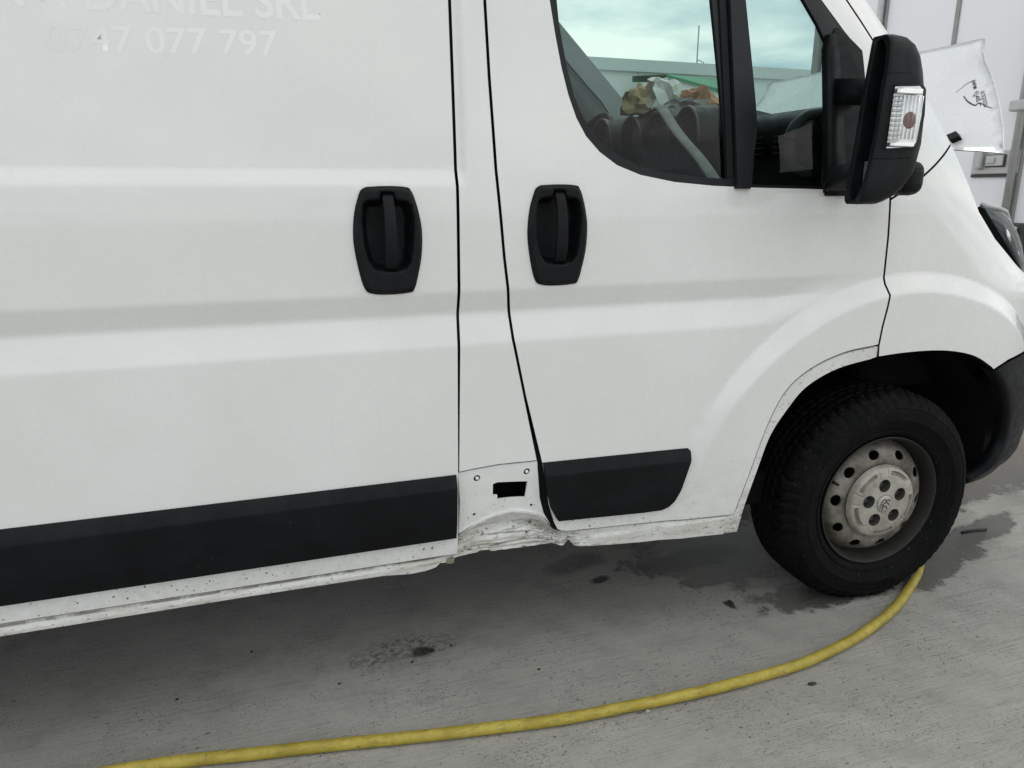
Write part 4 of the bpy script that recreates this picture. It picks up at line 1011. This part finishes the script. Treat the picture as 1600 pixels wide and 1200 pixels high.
def make_windscreen():
    rows, cols = 14, 24; V, F = [], []
    bl = [(1.225, 2.055), (1.562, 1.742), (1.636, 1.677), (1.72, 1.58), (1.808, 1.487), (1.865, 1.41)]
    for i in range(rows + 1):
        t = i / rows; z = 2.055 + (1.41 - 2.055) * t
        x = lerp_line([(b, a) for a, b in bl[::-1]], z); y0 = SIDE_Y - body_out(x, z) + 0.012
        for j in range(cols + 1):
            s = -1 + 2 * j / cols; V.append((x - 0.02 + 0.17 * (1 - s * s), MID_Y + s * (MID_Y - y0), z))
    n = cols + 1
    for i in range(rows):
        for j in range(cols): a = i * n + j; F.append((a, a + 1, a + n + 1, a + n))
    mesh('windscreen', V, F, 'windscreen_glass', VAN)
    rings = []
    for j in range(cols + 1):                      # cowl under the glass
        s = -1 + 2 * j / cols; x = 1.84 + 0.17 * (1 - s * s); y = MID_Y + s * 0.60
        rings.append([(x - 0.06, y, 1.40), (x + 0.02, y, 1.375), (x + 0.12, y, 1.23), (x + 0.10, y, 1.15), (x - 0.06, y, 1.15)])
    loft('windscreen_cowl', rings, 'plastic', VAN)
make_windscreen()
bm = bmesh.new(); add_box(bm, (-0.9, MID_Y, 0.47), (4.4, 1.84, 0.10)); add_box(bm, (0.4, 1.80, 0.37), (2.4, 0.08, 0.10)); add_box(bm, (0.4, 3.44, 0.37), (2.4, 0.08, 0.10)); add_box(bm, (2.0, MID_Y, 0.50), (0.6, 0.8, 0.3))
bm_obj('underbody', bm, 'under_black', VAN)

# --- cab interior
box('bulkhead', (0.40, MID_Y, 1.25), (0.02, 1.86, 1.5), 'dash_light', VAN)
def make_dash():
    rings = []; n = 36
    for k in range(n + 1):
        t = k / n; y = 1.75 + 1.74 * t
        hood = ss(2.82, 2.93, y) * (1 - ss(3.28, 3.40, y)); mid = ss(2.25, 2.35, y) * (1 - ss(2.75, 2.85, y)); pas = ss(1.76, 1.86, y) * (1 - ss(2.16, 2.26, y))
        zt = 1.475 + 0.075 * hood + 0.065 * mid + 0.018 * pas; xr = 1.50 - 0.03 * hood - 0.06 * mid
        ed = 0.12 * (1 - (2 * t - 1) ** 2); rings.append([(1.79 + ed, y, 1.40), (1.74 + ed, y, zt - 0.03), (1.66, y, zt), (xr + 0.05, y, zt - 0.004), (xr, y, zt - 0.03), (xr - 0.02, y, zt - 0.08), (xr + 0.03, y, 1.33), (xr - 0.03, y, 1.24), (xr - 0.02, y, 1.12), (xr + 0.10, y, 0.95), (1.79 + ed, y, 0.95)])
    d = loft('dashboard', rings, 'dash_plastic', VAN)
    for k, y in enumerate((1.90, 2.05, 2.42, 2.60)):
        lathe_pts = []
        box('air_vent', (1.485 if k > 1 else 1.50, y, 1.39), (0.03, 0.11, 0.07), 'gap_black', d, bev=0.01)
        for j in range(4): box('vent_slat', (1.466 if k > 1 else 1.482, y, 1.366 + 0.016 * j), (0.008, 0.10, 0.003), 'dash_light', d)
    for k, (y, r) in enumerate(((2.36, 0.10), (2.56, 0.11), (2.76, 0.11), (3.02, 0.12), (3.24, 0.10))):
        arc = [(1.425 - 0.004 * k + 0.01 * math.cos(t), y + r * math.cos(t), 1.40 + (0.135 + 0.012 * (k > 2)) * math.sin(t) ** 0.8) for t in frange(0.05, math.pi - 0.05, 0.2)]
        tube('pod_edge_highlight', arc, 0.0055, 'dash_light', d, seg=6)  # light grey tubes draw edge highlights along the pod hoods
        loft('pod_shroud', [[(px_, py_, pz_) for px_, py_, pz_ in arc], [(px_ + 0.10, py_, pz_ + 0.012) for px_, py_, pz_ in arc]], 'dash_plastic', d, closed=False, cap=False)
    box('glovebox_lid', (1.462, 1.98, 1.19), (0.02, 0.36, 0.16), 'dash_plastic', d, bev=0.008)
    box('radio_panel', (1.452, 2.52, 1.27), (0.02, 0.26, 0.12), 'gap_black', d, bev=0.006)
    box('radio_display', (1.440, 2.52, 1.29), (0.004, 0.18, 0.04), 'dash_light', d)
    tube('grab_handle', catmull([(1.50, 1.80, 1.30), (1.44, 1.80, 1.32), (1.42, 1.80, 1.40), (1.46, 1.80, 1.455), (1.53, 1.80, 1.47)], 5), 0.016, 'dash_light', d, seg=8)
    return d
make_dash()
def make_steering():
    c = Vector((1.37, 3.10, 1.40)); q = Matrix.Rotation(math.radians(-62), 3, 'Y'); R = 0.19
    s = bpy.data.objects.new('steering_wheel', None); C.objects.link(s); WORLD_OF[s.name] = Matrix.Identity(4); attach(s, VAN)
    pts = [c + q @ Vector((R * math.cos(a), R * math.sin(a), 0)) for a in frange(0, 2 * math.pi, 0.16)]
    tube('wheel_rim', pts, 0.016, 'dash_plastic', s, seg=8)
    bm = bmesh.new(); add_box(bm, (0, 0, 0), (0.15, 0.19, 0.05), None, 0.02, 3); bmesh.ops.rotate(bm, cent=(0, 0, 0), matrix=q, verts=bm.verts); bmesh.ops.translate(bm, vec=c, verts=bm.verts)
    bm_obj('airbag_cover', bm, 'dash_plastic', s, True)
    for a in (0.1, math.pi - 0.1, -math.pi / 2): tube('spoke', [c + q @ Vector((0.06 * math.sin(a), 0.06 * math.cos(a), 0)), c + q @ Vector((R * math.sin(a), R * math.cos(a), 0))], 0.014, 'dash_plastic', s, seg=6)
    tube('column', [c, c + q @ Vector((0, 0, -0.30))], 0.035, 'dash_plastic', s, seg=10)
make_steering()
for y in (2.08, 3.10):
    s = bpy.data.objects.new('seat', None); C.objects.link(s); WORLD_OF[s.name] = Matrix.Identity(4); attach(s, VAN)
    w = 0.62 if y < 2.5 else 0.48
    box('cushion', (0.86, y, 0.93), (0.46, w, 0.16), 'seat_cloth', s, bev=0.05, seg=3)
    box('backrest', (0.58, y, 1.25), (0.14, w, 0.60), 'seat_cloth', s, rot=None, bev=0.05, seg=3)
    box('headrest', (0.55, y, 1.64), (0.10, 0.26, 0.18), 'seat_cloth', s, bev=0.04, seg=3)
# far windscreen pillar lining and a grey strip running across the cab
loft('pillar_lining', [[(1.08, 3.50, 2.02), (1.36, 3.50, 2.06), (1.36, 3.57, 2.06), (1.08, 3.57, 2.02)], [(1.42, 3.52, 1.62), (1.74, 3.50, 1.70), (1.74, 3.57, 1.70), (1.42, 3.57, 1.62)], [(1.48, 3.52, 1.40), (1.96, 3.52, 1.40), (1.96, 3.57, 1.40), (1.48, 3.57, 1.40)]], 'pillar_trim', VAN)
tube('grey_strip', catmull([(1.38, 2.45, 1.535), (1.33, 2.25, 1.44), (1.28, 2.0, 1.33), (1.24, 1.84, 1.23), (1.2, 1.78, 1.1)], 5), 0.022, 'grey_web', VAN, seg=8, squash=0.25)

# --- faded lettering left on the sliding door
def lettering(body, x0, x1, z, size, name, slope=0.0):
    cu = bpy.data.curves.new(name, 'FONT'); cu.body = body; cu.size = size; cu.offset = 0.0018 if size > 0.07 else 0.0009
    to = bpy.data.objects.new(name, cu); C.objects.link(to); dg = bpy.context.evaluated_depsgraph_get(); me = bpy.data.meshes.new_from_object(to.evaluated_get(dg)); bpy.data.objects.remove(to)
    a = min(v.co.x for v in me.vertices); b = max(v.co.x for v in me.vertices)
    for v in me.vertices:
        x = x0 + (v.co.x - a) / (b - a) * (x1 - x0); zz = z + v.co.y + slope * (x - x0); v.co = (x, SIDE_Y - body_out(x, zz) - 0.00025, zz)
    link(name, me, 'decal_white', SLIDING, False)
lettering('INT. DANIEL SRL', -0.445, 0.150, 1.580, 0.088, 'faded_lettering', 0.02)
lettering('0747 077 797', -0.345, 0.063, 1.507, 0.066, 'faded_phone_number', 0.03)

# ------------------------------------------------------------------ yellow hose on the concrete
HP = [(-0.95, 1.600), (-0.627, 1.582), (-0.504, 1.573), (-0.374, 1.564), (-0.24, 1.547), (-0.037, 1.512), (0.155, 1.476), (0.363, 1.442), (0.555, 1.411), (0.761, 1.394), (0.986, 1.387), (1.238, 1.393), (1.386, 1.415), (1.571, 1.462), (1.739, 1.527), (1.882, 1.604), (2.022, 1.695), (2.13, 1.80), (2.19, 1.95), (2.2, 2.2), (2.1, 2.6)]
hp = catmull([(x, y, 0.0142) for x, y in HP], 10)
hp = [p + Vector((0, 0.003 * noise.noise(Vector((p.x * 4.5, 0, 0))), 0)) for p in hp]
tag(tube('hose', hp, 0.0142, 'hose', None, seg=16), 'yellow rubber hose snaking over the concrete past the front tyre', 'hose')

# ------------------------------------------------------------------ things on the dashboard
def crumple(name, c, s, mat, seed, parent=None, amp=0.35):
    bm = bmesh.new(); bmesh.ops.create_icosphere(bm, subdivisions=3, radius=1.0)
    for v in bm.verts:
        d = 1 + amp * noise.noise(v.co * 1.6 + Vector((seed, 0, 0))) + amp * 0.6 * noise.noise(v.co * 4 + Vector((0, seed, 0)))
        v.co = Vector((c[0] + v.co.x * d * s[0], c[1] + v.co.y * d * s[1], c[2] + max(-0.9, v.co.z * d) * s[2]))
    return bm_obj(name, bm, mat, parent, True)
def rag(name, c, s, mat, seed, label, cat):
    bm = bmesh.new(); bmesh.ops.create_icosphere(bm, subdivisions=3, radius=1.0)
    for v in bm.verts:
        q = v.co.copy(); n1 = noise.noise(q * 1.3 + Vector((seed, 0, 0))); n2 = abs(noise.noise(q * 3.1 + Vector((0, seed, 0)))); n3 = abs(noise.noise(q * 6.5 + Vector((0, 0, seed))))
        d = 1 + 0.75 * n1 - 0.8 * n2 - 0.35 * n3 + 0.25
        v.co = Vector((c[0] + q.x * d * s[0], c[1] + q.y * d * s[1], c[2] + max(-0.6, q.z * d) * s[2]))
    return tag(bm_obj(name, bm, mat, None, False), label, cat)
rag('crumpled_cloth', (1.655, 2.70, 1.585), (0.075, 0.06, 0.065), 'orange_knit', 2.1, 'orange crumpled cloth at the right of the clutter on the dashboard', 'cloth')
rag('crumpled_cloth', (1.455, 2.78, 1.580), (0.070, 0.05, 0.060), 'yellow_knit', 5.4, 'yellowish crumpled cloth at the left end of the dashboard clutter', 'cloth')
rag('paper_bag', (1.56, 2.76, 1.60), (0.085, 0.06, 0.085), 'paper_white', 9.3, 'crumpled white bag between the cloths on the dashboard', 'bag')
rag('crumpled_wrapper', (1.60, 2.66, 1.56), (0.10, 0.05, 0.035), 'grey_web', 4.7, 'flat grey wrapper lying under the orange cloth on the dashboard', 'wrapper')

# ------------------------------------------------------------------ white box truck standing beyond the nose
TX = 4.2
TR = empty('box_truck', (TX + 3.0, 3.85, 0), 'white box truck with rear door locking bars behind the raised bonnet', 'truck')
bm = bmesh.new(); add_box(bm, (TX + 3.3, 3.85, 2.30), (6.5, 2.50, 2.70)); bm_obj('cargo_box', bm, 'truck_white', TR)
for y0, y1 in ((2.66, 3.845), (3.855, 5.04)): box('rear_door', (TX + 0.025, (y0 + y1) / 2, 2.28), (0.05, y1 - y0, 2.56), 'truck_white', TR, bev=0.008)
for y in (2.62, 5.08): box('corner_post', (TX + 0.02, y, 2.28), (0.10, 0.07, 2.70), 'truck_grey', TR, bev=0.008)
for y in (3.295, 4.455):
    bar = tube('locking_bar', [(TX - 0.035, y, 0.92), (TX - 0.035, y, 3.55)], 0.022, 'galvanised', TR, seg=12)
    box('bar_seal', (TX - 0.006, y + 0.005, 2.25), (0.014, 0.085, 2.6), 'truck_grey', bar, bev=0.004)
    for z in (1.02, 1.72, 2.7, 3.45): box('bar_bracket', (TX - 0.035, y, z), (0.07, 0.12, 0.06), 'galvanised', bar, bev=0.01)
    sgn = 1
    box('latch_plate', (TX - 0.012, y + 0.13, 1.415), (0.02, 0.30, 0.135), 'galvanised', TR, bev=0.006)
    lp = box('latch_recess', (TX - 0.026, y + 0.12, 1.423), (0.012, 0.125, 0.072), 'dark_steel_and_shade', TR, bev=0.004)
    box('latch_handle', (TX - 0.034, y + 0.12, 1.423), (0.014, 0.112, 0.060), 'galvanised', lp, bev=0.004)
    box('latch_button', (TX - 0.044, y + 0.14, 1.425), (0.010, 0.055, 0.034), 'galvanised', lp, bev=0.003)
    box('latch_hook', (TX - 0.03, y + 0.215, 1.43), (0.05, 0.04, 0.11), 'galvanised', TR, rot=None, bev=0.012)
    box('plate_shadow_gap', (TX - 0.006, y + 0.13, 1.338), (0.012, 0.31, 0.016), 'dark_steel_and_shade', TR)
    ll = box('lower_lock', (TX - 0.02, y - 0.08, 0.975), (0.04, 0.11, 0.19), 'dark_steel_and_shade', TR, bev=0.008)
    tube('lock_lever', [(TX - 0.06, y - 0.10, 1.05), (TX - 0.065, y - 0.07, 0.97), (TX - 0.06, y - 0.09, 0.90)], 0.014, 'galvanised', ll, seg=8)
box('door_seam_strip', (TX - 0.004, 3.85, 2.28), (0.01, 0.03, 2.56), 'truck_grey', TR)
bm = bmesh.new(); add_box(bm, (TX + 3.3, 3.35, 0.78), (6.4, 0.12, 0.24)); add_box(bm, (TX + 3.3, 4.35, 0.78), (6.4, 0.12, 0.24)); add_box(bm, (TX + 0.15, 3.85, 0.62), (0.12, 2.3, 0.14)); bm_obj('chassis', bm, 'under_black', TR)
for x in (TX + 1.6, TX + 6.3):
    for y in (2.86, 4.84):
        tw = lathe_y('truck_wheel', [(0.0, -0.02), (0.2, -0.02), (0.24, -0.10), (0.30, -0.13), (0.44, -0.12), (0.48, -0.08), (0.48, 0.08), (0.44, 0.12), (0.0, 0.12)], (x, y, 0.48), 'rubber', TR, seg=40)
bm = bmesh.new(); add_box(bm, (TX + 7.7, 3.85, 1.75), (1.9, 2.4, 2.2), None, 0.15, 3); bm_obj('cab', bm, 'truck_white', TR)

# ------------------------------------------------------------------ far buildings and mast, seen through the cab windows
W1 = empty('warehouse', (32, 52, 0), 'long pale warehouse on the horizon seen through the cab windows', 'building')
box('wall', (30, 52, 4.2), (60, 14, 8.4), 'shed_white', W1)
box('parapet', (30, 51.9, 8.75), (60.4, 14.4, 0.7), 'parapet_grey', W1)
for k in range(9): box('cladding_joint', (4 + 6.5 * k, 44.98, 4.2), (0.08, 0.06, 8.3), 'parapet_grey', W1)
W2 = empty('green_roof_shed', (30, 40, 0), 'pale shed with sloping green roof in front of the long warehouse', 'building')
zt = 7.75
mesh('gable_wall', [(22.8, 40, 0), (28.4, 40, 0), (28.4, 40, 6.5), (22.8, 40, zt - 0.3), (22.8, 44, 0), (28.4, 44, 0), (28.4, 44, 6.5), (22.8, 44, zt - 0.3)], [(0, 1, 2, 3), (5, 4, 7, 6), (1, 5, 6, 2), (4, 0, 3, 7), (3, 2, 6, 7)], 'shed_white', W2, False)
mesh('roof', [(22.6, 39.8, zt - 0.2), (28.6, 39.8, 6.45), (28.6, 44, zt + 0.35), (22.6, 44, zt + 0.25), (22.6, 39.8, zt - 0.35), (28.6, 39.8, 6.3), (28.6, 44, zt + 0.2), (22.6, 44, zt - 0.1)], [(0, 1, 2, 3), (4, 5, 1, 0), (5, 6, 2, 1), (6, 7, 3, 2)], 'shed_green', W2, False)
ms = empty('lamp_mast', (38.2, 62, 0), 'thin grey mast rising above the warehouse roof line', 'mast')
tube('pole', [(38.2, 62, 0), (38.2, 62, 15.2)], 0.06, 'mast_grey', ms, seg=8)
tube('arm', [(38.2, 62, 12.4), (38.9, 62, 12.2), (38.95, 62, 10.5)], 0.05, 'mast_grey', ms, seg=6)

# ------------------------------------------------------------------ litter on the concrete
def chip(name, x, y, s, mat, label, cat, seed, group=None):
    o = crumple(name, (x, y, s[2] * 0.7), s, mat, seed, None, 0.4); tag(o, label, cat, group); return o
chip('dirt_clod', 0.345, 1.795, (0.010, 0.008, 0.005), 'dark_chip', 'black clod on the dark smear in the middle of the yard', 'dirt', 1.0)
chip('dirt_clod', 0.362, 1.791, (0.007, 0.006, 0.005), 'dark_chip', 'small black crumb just right of the dark smear', 'dirt', 2.0)
chip('bark_scrap', 1.305, 1.732, (0.008, 0.016, 0.006), 'dark_chip', 'dark bark scrap on the concrete left of the front tyre', 'debris', 3.0)
chip('stone_chip', 0.818, 1.376, (0.007, 0.005, 0.004), 'stone_chip', 'pale stone chip just below the yellow hose', 'stone', 4.0)
chip('dirt_clod', 1.275, 1.335, (0.006, 0.004, 0.003), 'dark_chip', 'flat dark crumb lying right below the hose bend', 'dirt', 5.0)
tag(tube('twig', [(2.42, 1.872, 0.006), (2.47, 1.868, 0.008), (2.53, 1.862, 0.006)], 0.006, 'dark_chip', None, seg=6), 'short black twig on the wet patch beyond the front tyre', 'twig')
GRIT = ((0.30, 1.76, 'tiny dark grit crumb just below the black smear'), (0.42, 1.80, 'tiny dark grit crumb right of the black smear'), (0.10, 1.73, 'tiny dark grit crumb left of the black smear'),
        (0.62, 1.62, 'tiny dark grit crumb between the dented sill and the hose'), (-0.12, 1.95, 'tiny dark grit crumb under the long black moulding'), (-0.30, 1.80, 'tiny dark grit crumb near the left edge above the hose'))
for k, (x, y, lb) in enumerate(GRIT):
    chip('grit', x, y, (0.004, 0.003, 0.002), 'dark_chip', lb, 'grit', 10 + k, 'grit crumbs on the concrete')
